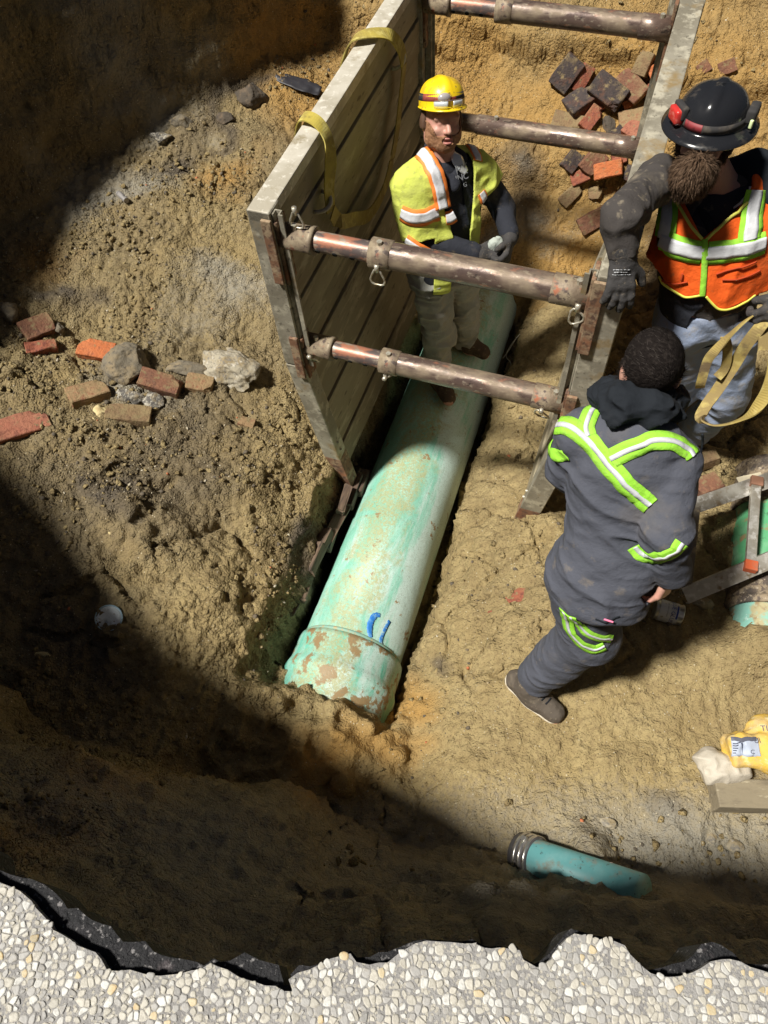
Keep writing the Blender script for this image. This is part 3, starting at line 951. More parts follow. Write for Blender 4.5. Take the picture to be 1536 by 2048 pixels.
# ------------------------------------------------------------------ the sling over the left panel
def bxs(L): return [bx(p) for p in L]
sl = empty('lifting_sling', bx((-.05, .4, .15)), 'dirty yellow webbing sling draped over the left panel top and through its rings', 'sling')
def sling_band(path, across, mat, width=.052):
    P = catmull(bxs(path), 8)
    A = catmull([BOX_R @ Vector(a) for a in across], 8)
    bm = bmesh.new(); add_ribbon(bm, P, A, width, .005)
    link('webbing', bm, mat, sl, smooth=False)
th = .09
Y = (0, 1, 0)
sling_band([(-.15, .50, -.10), (-.135, .50, .04), (-.10, .50, .148), (-.03, .49, .152), (.022, .47, .10), (.035, .44, .02), (.032, .40, -.07), (.04, .365, -.165)],
           [Y, Y, Y, Y, Y, (.35, .9, 0), (.25, .95, 0), (.1, 1, 0)], MAT['sling'], .064)
sling_band([(-.16, 1.06, -.03), (-.145, 1.06, .06), (-.10, 1.08, .15), (-.03, 1.12, .165), (.03, 1.19, .13), (.05, 1.27, .04), (.045, 1.33, -.065)],
           [Y, Y, Y, Y, (0, .9, -.2), (0, .8, -.3), (0, .9, -.2)], MAT['sling'], .068)
sling_band([(.045, 1.33, -.07), (.035, 1.30, -.20), (.035, 1.20, -.36), (.035, 1.02, -.50), (.035, .80, -.50), (.038, .60, -.38), (.04, .44, -.27), (.045, .37, -.17)],
           [Y, (0, 1, .1), (0, .85, .5), (0, .5, .85), (0, -.2, 1), (0, -.5, .9), (.0, -.6, .8), (0, -1, .3)], MAT['sling2'], .064)
# ------------------------------------------------------------------ solid modelling by distance fields (people, clothes, bags)
def V3(*a): return np.array(a, float)
def unit(v):
    v = np.asarray(v, float); return v / np.linalg.norm(v)
def smin(a, b, k):
    h = np.clip(.5 + .5 * (b - a) / k, 0, 1)
    return b * (1 - h) + a * h - k * h * (1 - h)
def smax(a, b, k): return -smin(-a, -b, k)

def capsule(a, b, ra, rb=None):
    a, b = np.asarray(a, float), np.asarray(b, float); rb = ra if rb is None else rb
    ab = b - a; L2 = ab @ ab
    def f(P):
        t = np.clip(((P - a) @ ab) / L2, 0, 1)
        return np.linalg.norm(P - a - t[:, None] * ab, axis=1) - (ra + (rb - ra) * t)
    return f
def ellipsoid(c, r, axes=None):
    c, r = np.asarray(c, float), np.asarray(r, float)
    A = np.eye(3) if axes is None else np.array([unit(x) for x in axes])
    def f(P):
        q = (P - c) @ A.T
        k0 = np.linalg.norm(q / r, axis=1); k1 = np.linalg.norm(q / (r * r), axis=1)
        return k0 * (k0 - 1) / np.maximum(k1, 1e-6)
    return f
def rbox(c, half, axes, rad):
    c, half = np.asarray(c, float), np.asarray(half, float) - rad
    A = np.array([unit(x) for x in axes])
    def f(P):
        q = np.abs((P - c) @ A.T) - half
        return np.linalg.norm(np.maximum(q, 0), axis=1) + np.minimum(q.max(1), 0) - rad
    return f
def torso(base, up, u, secs, p=2.4, rnd=.05):
    """sections (height, centre u, centre w, half width, half depth) along a spine; w is the front"""
    base = np.asarray(base, float); up = unit(up); u = np.asarray(u, float); u = unit(u - up * (u @ up)); w = np.cross(up, u) * -1
    S = np.array(secs, float)
    def loc(P):
        q = P - base
        return q @ u, q @ w, q @ up
    def f(P):
        a, b, h = loc(P)
        cu, cw, hw, hd = [np.interp(h, S[:, 0], S[:, i]) for i in range(1, 5)]
        k = (np.abs((a - cu) / hw) ** p + np.abs((b - cw) / hd) ** p) ** (1 / p)
        m = np.minimum(hw, hd) * .5 + .5 * np.sqrt(hw * hd)
        dxy = (k - 1) * np.minimum(m, np.maximum(hw, hd)) * .85
        dz = np.maximum(S[0, 0] + rnd - h, h - (S[-1, 0] - rnd))
        x, y = np.maximum(dxy + rnd, 0), np.maximum(dz, 0)
        return np.where(dz > 0, np.hypot(x, y) - rnd, dxy)
    f.loc = loc; f.u, f.w, f.up, f.base = u, w, up, base
    return f
def union(parts, k=.02):
    parts = [(p if isinstance(p, tuple) else (p, k)) for p in parts]
    def f(P):
        d = parts[0][0](P)
        for g, kk in parts[1:]:
            d = smin(d, g(P), kk) if kk > 0 else np.minimum(d, g(P))
        return d
    return f
def inflate(f, r): return lambda P: f(P) - r
def creased(f, amp=.006, freq=9.0, seed=200, stretch=(1, 1, 1), sharp=.004, fine=True):
    """cloth folds: ridged noise stretched along one way"""
    st_ = np.asarray(stretch, float)
    def g(P):
        d = f(P)
        n = vnoise(P * st_ * freq + .35 * np.stack([vnoise(P * 6, seed + 5)] * 3, -1), seed)
        r = np.maximum(1 - np.abs(n) * 2.2, -.25)
        e = amp * (r - .35)
        if fine:
            n2 = vnoise(P * st_ * freq * 2.3 + 3.1, seed + 1)
            e = e + amp * .45 * np.maximum(1 - np.abs(n2) * 2.2, -.3)
        return d - e
    return g
def cut(f, h): return lambda P: np.maximum(f(P), h(P))
def half(pt, n):
    pt = np.asarray(pt, float); n = unit(n)
    return lambda P: (P - pt) @ n                  # keeps the side n points away from

def surface(fn, lo, hi, h, B=8, lip=1.6):
    lo, hi = np.asarray(lo, float), np.asarray(hi, float)
    nb = np.ceil((hi - lo) / (h * B)).astype(int) + 1
    n = nb * B
    cx = [lo[i] + (np.arange(nb[i]) * B + (B - 1) / 2) * h for i in range(3)]
    C = np.stack(np.meshgrid(*cx, indexing='ij'), -1).reshape(-1, 3)
    dc = fn(C).astype(np.float32)
    act = np.abs(dc) < B * h * .87 * lip
    V = np.repeat(dc, B ** 3).reshape(-1, B, B, B)
    off = np.stack(np.meshgrid(*[np.arange(B)] * 3, indexing='ij'), -1).reshape(-1, 3) - (B - 1) / 2
    ia = np.where(act)[0]
    for s in range(0, len(ia), 600):
        k = ia[s:s + 600]
        P = (C[k][:, None, :] + off[None] * h).reshape(-1, 3)
        V[k] = fn(P).astype(np.float32).reshape(-1, B, B, B)
    V = V.reshape(*nb, B, B, B).transpose(0, 3, 1, 4, 2, 5).reshape(*n)
    I = V < 0
    c = np.zeros(n - 1, np.uint8)
    for dx in (0, 1):
        for dy in (0, 1):
            for dz in (0, 1):
                c += I[dx:n[0] - 1 + dx, dy:n[1] - 1 + dy, dz:n[2] - 1 + dz]
    A = (c > 0) & (c < 8)
    idx = np.argwhere(A)
    corners = np.array([(dx, dy, dz) for dx in (0, 1) for dy in (0, 1) for dz in (0, 1)])
    vals = np.stack([V[idx[:, 0] + k[0], idx[:, 1] + k[1], idx[:, 2] + k[2]] for k in corners], 1)
    pos = np.zeros((len(idx), 3)); cnt = np.zeros(len(idx))
    for i in range(8):
        for j in range(i + 1, 8):
            if np.abs(corners[i] - corners[j]).sum() != 1: continue
            m = (vals[:, i] < 0) != (vals[:, j] < 0)
            t = np.where(m, vals[:, i] / np.where(m, vals[:, i] - vals[:, j], 1), 0)
            pos += m[:, None] * (corners[i] + t[:, None] * (corners[j] - corners[i])); cnt += m
    pos = lo + (idx + pos / cnt[:, None]) * h
    vid = np.full(n - 1, -1, np.int64); vid[A] = np.arange(len(idx))
    faces = []
    for ax in range(3):
        b, c_ = (ax + 1) % 3, (ax + 2) % 3
        s0 = [slice(None)] * 3; s1 = [slice(None)] * 3
        s0[ax] = slice(0, n[ax] - 1); s1[ax] = slice(1, n[ax])
        d = I[tuple(s0)] != I[tuple(s1)]
        e = np.argwhere(d)
        e = e[(e[:, b] > 0) & (e[:, c_] > 0) & (e[:, b] < n[b] - 1) & (e[:, c_] < n[c_] - 1)]
        if not len(e): continue
        ins = I[e[:, 0], e[:, 1], e[:, 2]]
        q = []
        for (ob, oc) in ((-1, -1), (0, -1), (0, 0), (-1, 0)):
            k = e.copy(); k[:, b] += ob; k[:, c_] += oc
            q.append(vid[k[:, 0], k[:, 1], k[:, 2]])
        q = np.stack(q, 1)
        q = np.where(ins[:, None], q, q[:, ::-1])
        faces.append(q[(q >= 0).all(1)])
    return pos, np.concatenate(faces)

def solid(name, fn, lo, hi, h, mat, parent=None):
    v, f = surface(fn, lo, hi, h)
    return link(name, mesh_np(name, v, f), mat, parent, smooth=True)

def bounds(pts, m):
    pts = np.array([np.asarray(p, float) for p in pts]); return pts.min(0) - m, pts.max(0) + m

def grad(fn, P, e=.002):
    g = np.stack([fn(P + d) - fn(P - d) for d in np.eye(3) * e], -1)
    return g / np.maximum(np.linalg.norm(g, axis=1, keepdims=True), 1e-9)
def hit(fn, u, v, t0=1.0, t1=5.5):
    """the place on a surface that shows at (u, v) of the photograph"""
    e = np.array((0, 0, EYE)); d = np.array(D(u, v, 1.0)) - e; d /= np.linalg.norm(d)
    t = t0; best = (9, t0)
    while t < t1:
        p = e + d * t
        s = float(fn(p[None])[0])
        if abs(s) < best[0]: best = (abs(s), t)
        if s < .0015: return p
        t += max(s * .7, .002)
    return e + d * best[1]
def drape(name, path, width, fn, mat, parent, off=.004, thick=.004, n=10, rows=5, closed=False, wfun=None):
    """a band of cloth laid on a surface along a path of points"""
    P = catmull([Vector(p) for p in path], n)
    if wfun is None: ws = [width] * len(P)
    else: ws = [wfun(i / (len(P) - 1)) for i in range(len(P))]
    C = np.array([p[:] for p in P])
    def snap(Q, o):
        for _ in range(5):
            g = grad(fn, Q); Q = Q - g * (fn(Q) - o)[:, None] * .9
        return Q
    C = snap(C, off)
    T = np.gradient(C, axis=0); T /= np.linalg.norm(T, axis=1, keepdims=True) + 1e-9
    N = grad(fn, C, .012)
    S = np.cross(T, N); S /= np.linalg.norm(S, axis=1, keepdims=True) + 1e-9
    grid = []
    for k in range(rows):
        q = (k / (rows - 1) - .5)
        grid.append(snap(C + S * (np.array(ws) * q)[:, None], off))
    G = np.stack(grid, 1)
    m = len(C)
    idx = np.arange(m * rows).reshape(m, rows)
    f = np.stack([idx[:-1, :-1], idx[:-1, 1:], idx[1:, 1:], idx[1:, :-1]], -1).reshape(-1, 4)
    o = link(name, mesh_np(name, G.reshape(-1, 3), f), mat, parent, smooth=True)
    sol = o.modifiers.new('thickness', 'SOLIDIFY'); sol.thickness = thick; sol.offset = 0
    return o

def hand_parts(wr, d, n, thumb, curl=.5, size=1.0, spread=.12, thumb_out=.6):
    """palm, four fingers and a thumb. d: along the hand, n: back of the hand, thumb: the side the thumb is on"""
    wr = np.asarray(wr, float); d = unit(d); n = np.asarray(n, float); n = unit(n - d * (n @ d)); s = np.cross(d, n)
    if s @ np.asarray(thumb, float) < 0: s = -s
    z = size
    out = []
    for k in range(4):
        kp = wr + d * (.088 - .004 * abs(k - 1)) * z + s * (.030 - .0195 * k) * z
        out.append((capsule(wr + s * (.016 - .011 * k) * z, kp, .0155 * z, .0115 * z), .012))
    out.append((capsule(wr + s * .012 * z, wr + d * .045 * z + s * .030 * z - n * .004, .017 * z, .014 * z), .012))
    fl = [.074, .082, .076, .060]
    for k in range(4):
        p = wr + d * (.088 - .004 * abs(k - 1)) * z + s * (.030 - .0195 * k) * z
        a = curl * .55 + .06 * k * curl
        L = fl[k] * z
        sp = spread * (1.2 - .8 * k)
        for j, (fr, r0, r1) in enumerate(((.46, .0100, .0092), (.30, .0092, .0085), (.24, .0085, .0070))):
            dirv = unit(d * math.cos(a) - n * math.sin(a) + s * sp)
            q = p + dirv * L * fr
            out.append((capsule(p, q, r0 * z, r1 * z), .003 if j else .006))
            p = q; a += curl * .75
    p = wr + d * .030 * z + s * .030 * z
    dv = unit(d * .75 + s * thumb_out - n * .25 * (1 + curl))
    q = p + dv * .042 * z
    out.append((capsule(p, q, .0135 * z, .0115 * z), .010))
    dv2 = unit(dv + d * .3 - n * .4 * curl - s * .25)
    out.append((capsule(q, q + dv2 * .032 * z, .0112 * z, .0085 * z), .004))
    return out

def head_parts(c, front, up, size=1.0, neck=None, mouth=True):
    c = np.asarray(c, float); up = unit(up); f = np.asarray(front, float); f = unit(f - up * (f @ up)); r = np.cross(f, up)
    def L(x, y, z): return c + (r * x + f * y + up * z) * size
    A = [r, f, up]
    base = union([ellipsoid(L(0, -.012, .035), np.array((.077, .098, .088)) * size, A),
                  (ellipsoid(L(0, .022, -.035), np.array((.066, .072, .082)) * size, A), .03),
                  (ellipsoid(L(0, .058, -.088), np.array((.032, .028, .026)) * size, A), .03),
                  (ellipsoid(L(.066, -.005, -.065), np.array((.014, .03, .03)) * size, A), .03),
                  (ellipsoid(L(-.066, -.005, -.065), np.array((.014, .03, .03)) * size, A), .03),
                  (capsule(L(-.045, .078, .022), L(.045, .078, .022), .012 * size), .018),
                  (ellipsoid(L(.040, .066, -.028), np.array((.022, .018, .016)) * size, A), .015),
                  (ellipsoid(L(-.040, .066, -.028), np.array((.022, .018, .016)) * size, A), .015),
                  (capsule(L(0, .088, .010), L(0, .112, -.030), .008 * size, .012 * size), .010),
                  (ellipsoid(L(.012, .098, -.034), np.array((.009, .009, .008)) * size, A), .006),
                  (ellipsoid(L(-.012, .098, -.034), np.array((.009, .009, .008)) * size, A), .006),
                  (capsule(L(-.020, .086, -.060), L(.020, .086, -.060), .007 * size), .008),
                  (capsule(L(-.017, .084, -.076), L(.017, .084, -.076), .0075 * size), .008)], .03)
    ears = union([ellipsoid(L(.080, -.015, -.010), np.array((.010, .020, .033)) * size, A), (ellipsoid(L(-.080, -.015, -.010), np.array((.010, .020, .033)) * size, A), .001)], .001)
    mouthf = ellipsoid(L(0, .096, -.067), np.array((.017, .014, .0055)) * size, A)
    e1, e2 = ellipsoid(L(.031, .094, .0), np.array((.015, .012, .008)) * size, A), ellipsoid(L(-.031, .094, .0), np.array((.015, .012, .008)) * size, A)
    b1, b2 = ellipsoid(L(.031, .076, .0), np.array((.0125,) * 3) * size), ellipsoid(L(-.031, .076, .0), np.array((.0125,) * 3) * size)
    def g(P):
        d = smin(base(P), ears(P), .008)
        if mouth: d = smax(d, -mouthf(P), .004)
        d = smax(d, -e1(P), .006); d = smax(d, -e2(P), .006)
        d = np.minimum(d, np.minimum(b1(P), b2(P)))
        return d
    g.L = L; g.r, g.f, g.up = r, f, up
    return g

def foot_parts(an, toe, z0, w=.043):
    """a foot from ankle to toe, sole at z0"""
    an, toe = np.asarray(an, float), np.asarray(toe, float)
    d = toe - an; d[2] = 0; d = unit(d)
    heel = an - d * .055; heel[2] = z0 + w
    t = toe - d * w; t[2] = z0 + w * .85
    m = (heel + t) / 2; m[2] = z0 + w * 1.05
    return [(capsule(heel, m, w * .92, w), .02), (capsule(m, t, w * 1.05, w * .86), .02), (capsule(an, m, .05, w), .03)]

# materials for people
def cloth(name, base, dirt, amount=.5, scale=5, rough=.9, weave=400, bump=.0012, extra=()):
    lo = .62 - .2 * amount
    return mk(name, base, [(scale, lo, lo + .2, tuple(.55 * a + .45 * b for a, b in zip(base, dirt))), (scale * 5, lo + .05, lo + .18, tuple(.45 * a + .55 * b for a, b in zip(base, dirt)))] + list(extra), rough=rough, spec=.2, bump=[(28, .006), (weave, bump)])
DIRT = (0.26, 0.205, 0.125)
MAT['skin'] = mk('skin', (0.52, 0.285, 0.215), [(30, .45, .65, (0.56, 0.27, 0.215)), (90, .55, .7, (0.46, 0.25, 0.19))], rough=.5, bump=[(220, .0006)])
MAT['skin2'] = mk('tan_skin', (0.46, 0.275, 0.195), [(30, .45, .65, (0.50, 0.27, 0.20))], rough=.5, bump=[(220, .0006)])
MAT['navy'] = cloth('black_navy_fleece', (0.026, 0.028, 0.037), DIRT, .25)
MAT['black_fleece'] = cloth('black_fleece', (0.015, 0.018, 0.023), (0.05, 0.05, 0.05), .0)
MAT['jacket'] = cloth('dusty_dark_work_jacket', (0.060, 0.053, 0.050), (0.30, 0.25, 0.18), .45, 6)
MAT['coverall'] = cloth('slate_grey_coverall', (0.084, 0.089, 0.112), (0.20, 0.17, 0.14), .34, 4)
MAT['lime'] = cloth('faded_lime_mesh', (0.58, 0.64, 0.12), (0.26, 0.25, 0.12), .55, 7)
MAT['lime_clean'] = cloth('lime_tape', (0.33, 0.72, 0.06), (0.30, 0.36, 0.12), .42, 9, rough=.75)
MAT['silver'] = mk('reflective_silver_tape', (0.62, 0.63, 0.66), [(9, .5, .7, (0.48, 0.48, 0.50)), (40, .58, .68, (0.75, 0.76, 0.78))], rough=.5, bump=[(60, .002)])
MAT['orange'] = cloth('orange_vest', (0.84, 0.125, 0.018), (0.42, 0.14, 0.05), .34, 6, rough=.8)
MAT['orange_edge'] = mk('orange_tape', (0.88, 0.22, 0.03), [(9, .5, .7, (0.75, 0.28, 0.08))], rough=.7)
MAT['yellow_edge'] = mk('lime_yellow_binding', (0.80, 0.80, 0.12), [(9, .5, .7, (0.68, 0.62, 0.15))], rough=.7)
MAT['work_pants'] = cloth('muddy_grey_work_trousers', (0.30, 0.30, 0.275), (0.36, 0.31, 0.22), .6, 7)
MAT['jeans'] = cloth('muddy_faded_jeans', (0.25, 0.30, 0.42), (0.30, 0.26, 0.19), .62, 4)
MAT['boot'] = cloth('muddy_brown_boots', (0.085, 0.058, 0.040), (0.25, 0.19, 0.11), .55, 9)
MAT['glove'] = cloth('grey_work_gloves', (0.055, 0.052, 0.052), (0.26, 0.21, 0.15), .4, 14)
MAT['shoe'] = cloth('grey_brown_leather_shoe', (0.10, 0.082, 0.066), (0.30, 0.25, 0.18), .4, 12)
MAT['sole'] = mk('pale_shoe_sole', (0.52, 0.46, 0.36), [(30, .5, .65, (0.36, 0.29, 0.19))], rough=.8)
# ------------------------------------------------------------------ people
def strands(name, fn, pts, flow, length, wid, mats, parent, lift=.35, seed=1):
    """short hairs rooted at pts"""
    r = np.random.default_rng(seed)
    N = grad(fn, pts)
    verts, faces, mi = [], [], []
    for i, p in enumerate(pts):
        n = N[i]
        d = unit(flow(p, n) + r.normal(0, .28, 3))
        d = d - n * (d @ n); d = unit(unit(d) + n * lift * r.uniform(.5, 1.4))
        L = length * r.uniform(.6, 1.3)
        s = unit(np.cross(d, n) + 1e-6) * wid
        q1 = p + d * L * .55; q2 = p + d * L - n * L * .15
        b = len(verts)
        verts += [p - s - n * .002, p + s - n * .002, q1 + s * .8, q1 - s * .8, q2]
        faces += [(b, b + 1, b + 2, b + 3), (b + 3, b + 2, b + 4)]
        m = 0 if r.random() < .88 else 1
        mi += [m, m]
    me = bpy.data.meshes.new(name)
    me.from_pydata([tuple(v) for v in verts], [], faces)
    for m in mats: me.materials.append(m)
    me.polygons.foreach_set('material_index', mi)
    o = link(name, me, None, parent)
    tag(o, kind='stuff')
    return o

def hat_mesh(name, c, front, up, brim, parent, mat, ridge=.006, a=(.112, .138), hgt=.125):
    """brim(theta) -> how far the rim reaches out; theta 0 is the front"""
    c = np.asarray(c, float); up = unit(up); f = np.asarray(front, float); f = unit(f - up * (f @ up)); r = np.cross(f, up)
    n = 72
    V, F = [], []
    rows = []
    prof = [(1.0, 1.0, -.014), (1.0, .55, -.007), (1.0, .12, -.001), (1.0, 0, .004)]
    for kind in range(4):
        rows.append((prof[kind], None))
    m = 14
    for k in range(m):
        ph = (k + 1) / m * math.pi / 2
        rows.append((None, ph))
    for (pr, ph) in rows:
        for i in range(n):
            th = 2 * math.pi * i / n
            cx, cy = math.sin(th) * a[0], math.cos(th) * a[1]
            if pr:
                e = brim(th) * pr[1]
                L = math.hypot(cx, cy)
                x, y, z = cx * (1 + e / L), cy * (1 + e / L), pr[2] * (brim(th) / .05)
                if pr[1] == 0: z = .006
            else:
                q = math.cos(ph) ** .75
                x, y = cx * q, cy * q
                z = .008 + hgt * math.sin(ph) ** .85
                z += ridge * math.exp(-(abs(x) / .016) ** 4) * sstep(.25, .5, ph) * sstep(1.0, .8, abs(y) / .12) if ridge else 0
            V.append(c + r * x + f * y + up * z)
    R = len(rows)
    for j in range(R - 1):
        for i in range(n):
            F.append((j * n + i, j * n + (i + 1) % n, (j + 1) * n + (i + 1) % n, (j + 1) * n + i))
    o = link(name, mesh_np(name, np.array(V), np.array(F)), mat, parent, smooth=True)
    s = o.modifiers.new('shell', 'SOLIDIFY'); s.thickness = .004; s.offset = -1
    def at(th, q, z, out=.003):
        """a place on the hat's outside: angle, share of the side radius, height"""
        x, y = math.sin(th) * (a[0] * q + out), math.cos(th) * (a[1] * q + out)
        return c + r * x + f * y + up * z
    o_at = at
    return o, at, (r, f, up)

def hat_strap(name, at, th0, th1, z0, z1, mat, parent, out=.006, n=40, tilt=0.0):
    V, F = [], []
    for i in range(n + 1):
        th = th0 + (th1 - th0) * i / n
        zz = tilt * math.cos(th)
        def q(z): return max(.2, math.cos(math.asin(min(1, max(0, (z - .008) / .092)) ** (1 / .85))) ** .75)
        V += [at(th, q(z0 + zz), z0 + zz, out), at(th, q(z1 + zz), z1 + zz, out)]
    for i in range(n): F.append((2 * i, 2 * i + 2, 2 * i + 3, 2 * i + 1))
    o = link(name, mesh_np(name, np.array(V), np.array(F)), mat, parent, smooth=True)
    s = o.modifiers.new('thick', 'SOLIDIFY'); s.thickness = .004; s.offset = 1
    return o

# ---------------------------------------------------------------- 1. man in the yellow hard hat, standing on the pipe
def yellow_man():
    man = empty('person', (.42, 3.2, -.40), 'man in yellow hard hat and lime vest standing astride on the green pipe', 'person')
    base, neck = V3(.305, 3.13, .45), V3(.265, 3.20, 1.07)
    up = unit(neck - base); u = unit(V3(.90, .44, 0))
    TS = torso(base, up, u, [(-.04, 0, 0, .165, .125), (.12, 0, .005, .165, .13), (.30, 0, .01, .175, .135), (.45, 0, 0, .185, .118), (.52, 0, -.005, .17, .10), (.61, 0, -.01, .085, .08)])
    w = TS.w
    shL, shR = base + up * .505 - u * .165, base + up * .505 + u * .165
    elL, wrL = V3(.17, 3.03, .73), V3(.43, 2.97, .695)
    elR, wrR = V3(.585, 3.23, .75), V3(.60, 3.06, .73)
    hipL, knL, anL, toL = V3(.235, 3.10, .46), V3(.31, 3.09, .04), V3(.315, 3.16, -.28), V3(.40, 2.93, -.4)
    hipR, knR, anR, toR = V3(.39, 3.17, .46), V3(.46, 3.28, .05), V3(.50, 3.44, -.28), V3(.66, 3.34, -.4)
    zf = -.385
    hc = np.array(D(884, 240, 3.27)); hf = unit(V3(.22, -.92, .36)); hup = unit(V3(-.05, .36, 1))
    HD = head_parts(hc, hf, hup)
    feet = foot_parts(anL, toL, zf) + foot_parts(anR, toR, zf - .015)
    gl = hand_parts(wrL + V3(.03, 0, 0), (.88, .10, .05), (-.1, -.4, .9), (.2, -.2, 1), .9, 1.05)
    gr = hand_parts(wrR + V3(0, -.03, -.01), (-.15, -.75, -.35), (.85, -.3, .1), (-.3, 0, 1), 1.0, 1.05)
    arms = [(capsule(shL, elL, .050, .040), .03), (capsule(elL, wrL, .041, .030), .01), (capsule(shR, elR, .050, .040), .03), (capsule(elR, wrR, .041, .030), .01)]
    legs = [(capsule(hipL, knL, .075, .055), .03), (capsule(knL, anL, .055, .038), .01), (capsule(hipR, knR, .075, .055), .03), (capsule(knR, anR, .055, .038), .01)]
    body = union([inflate(TS, -.028), (capsule(neck - up * .05, hc - hup * .05, .056, .052), .03), (HD, .02)] + arms + legs + feet + gl + gr, .02)
    lo, hi = bounds([hc + V3(0, 0, .16), toL, toR, shL, shR, elL, elR, wrR + V3(.05, 0, 0), wrL, base], .13)
    solid('body', body, lo, hi, .0052, MAT['skin'], man)
    # beard: a trimmed ginger shell on jaw and lip
    def beard(P):
        q = P - hc; a, b, h = q @ HD.r, q @ HD.f, q @ HD.up
        d = HD(P) - .0055 - .002 * vnoise(P * 120, 9)
        side = np.maximum(h + .048 - .055 * sstep(.045, .075, np.abs(a)), .012 - b)
        m = np.hypot(a / .026, (h + .068) / .016) - 1
        d = np.maximum(d, side)
        return np.maximum(d, -m * .016)
    solid('beard', beard, hc - .13, hc + .13, .0035, mk('ginger_stubble', (0.26, 0.125, 0.062), [(60, .45, .6, (0.34, 0.175, 0.095)), (200, .5, .65, (0.20, 0.09, 0.045))], rough=.8, bump=[(260, .002)]), man)
    solid('hair', lambda P: np.maximum(np.maximum(HD(P) - .007, ((P - hc) @ HD.f) - .01), -((P - hc) @ HD.up) - .03), hc - .14, hc + .14, .006, mk('brown_hair', (0.09, 0.045, 0.025), rough=.7), man)
    lipm = mk('lips', (0.50, 0.20, 0.17), rough=.45)
    bm = bmesh.new(); add_tube(bm, [HD.L(-.021, .090, -.0605), HD.L(-.010, .0965, -.0575), HD.L(0, .098, -.059), HD.L(.010, .0965, -.0575), HD.L(.021, .090, -.0605)], [.002, .0045, .004, .0045, .002], 8)
    link('upper_lip', bm, lipm, man, smooth=True)
    bm = bmesh.new(); add_tube(bm, [HD.L(-.019, .089, -.074), HD.L(-.009, .0955, -.0775), HD.L(.009, .0955, -.0775), HD.L(.019, .089, -.074)], [.002, .005, .005, .002], 8)
    link('lower_lip', bm, lipm, man, smooth=True)
    # clothes
    hood = union([(capsule(neck - up * .045 - u * .070 + w * .02, neck - up * .03 - w * .075, .037, .045), .03), (capsule(neck - up * .03 - w * .075, neck - up * .045 + u * .075 + w * .02, .045, .037), .03),
                  (capsule(neck - up * .055 - u * .062 + w * .03, neck - up * .12 + w * .105, .030, .022), .03), (capsule(neck - up * .055 + u * .062 + w * .03, neck - up * .12 + w * .105, .036, .022), .03)], .03)
    jk = union([TS, (capsule(shL, elL, .070, .058), .04), (capsule(elL, wrL, .060, .044), .015), (capsule(shR, elR, .070, .058), .04), (capsule(elR, wrR, .060, .044), .015)], .03)
    jkf = creased(jk, .0065, 8, 210, (1, 1, 1.2))
    solid('hoodie', cut(jkf, half(base + up * .02, -up)), *bounds([shL, shR, elL, elR, wrL, wrR, base, neck], .12), .0065, MAT['navy'], man)
    solid('hood', creased(hood, .006, 10, 215), *bounds([neck], .24), .006, MAT['navy'], man)
    # vest with short sleeves, open in front
    sl_l = elL + (shL - elL) * .04; sl_r = elR + (shR - elR) * .55
    vst = union([inflate(TS, .022), (capsule(shL - (elL - shL) * .02, sl_l, .090, .088), .05), (capsule(shR, sl_r, .086, .082), .05)], .03)
    vstf = creased(vst, .0075, 7, 220, (1, 1, 1.4))
    def vest(P):
        a, b, h = TS.loc(P)
        d = vstf(P)
        d = np.maximum(d, -(inflate(vst, -.012)(P)))
        open_ = np.interp(h, [-.1, .10, .3, .45, .52, .62], [.045, .045, .05, .082, .095, .11]) - np.abs(a - .012)
        d = np.maximum(d, np.where(b > .02, open_, -1))
        d = np.maximum(d, np.where(h > .50, .088 - np.abs(a), -1))
        d = np.maximum(d, h - .66)
        d = np.maximum(d, -h - .10)
        axl, axr = unit(elL - shL), unit(elR - shR)
        far_l = np.where(a < -.13, (P - sl_l) @ axl, -1); far_r = np.where(a > .13, (P - sl_r) @ axr, -1)
        return np.maximum(d, np.maximum(far_l, far_r))
    solid('vest', vest, *bounds([shL, shR, elL, elR, base - up * .08, neck], .14), .0055, MAT['lime'], man)
    def band(path, wd, edge=.016, closed=False, off=.003):
        pts = [hit(vst, a, b) for a, b in path]
        drape('orange_trim', pts, wd + 2 * edge, vstf, MAT['orange_edge'], man, off, .003)
        drape('reflective_stripe', pts, wd, vstf, MAT['silver'], man, off + .0035, .003)
    band([(846, 306), (860, 326), (873, 358), (880, 388), (885, 414)], .044, off=.012)
    band([(804, 425), (822, 434), (848, 434), (876, 424)], .044)
    band([(813, 478), (826, 490), (842, 500), (862, 508)], .040)
    band([(891, 438), (900, 436), (909, 430)], .040, .012)
    band([(941, 285), (948, 300), (955, 322)], .030, .010)
    band([(962, 385), (966, 400)], .03, .01)
    # trousers, boots, gloves
    pants = union([cut(TS, half(base + up * .08, up)), (capsule(hipL, knL, .100, .080), .05), (capsule(knL, anL + V3(0, 0, -.02), .082, .070), .02), (capsule(hipR, knR, .100, .080), .05), (capsule(knR, anR + V3(0, 0, -.02), .082, .070), .02)], .03)
    solid('trousers', creased(pants, .017, 8, 230, (1, 1, 1.7)), *bounds([base, hipL, hipR, knL, knR, anL, anR], .14), .0065, MAT['work_pants'], man)
    for an, toe, z in ((anL, toL, zf), (anR, toR, zf - .015)):
        b = union(foot_parts(an, toe, z + .004, .050) + [(capsule(an, an + V3(0, 0, .06), .058, .06), .03)], .02)
        solid('boot', cut(creased(b, .004, 16, 240), half((0, 0, z - .012), (0, 0, -1))), *bounds([an + V3(0, 0, .1), toe, an - (toe - an) * .4], .08), .006, MAT['boot'], man)
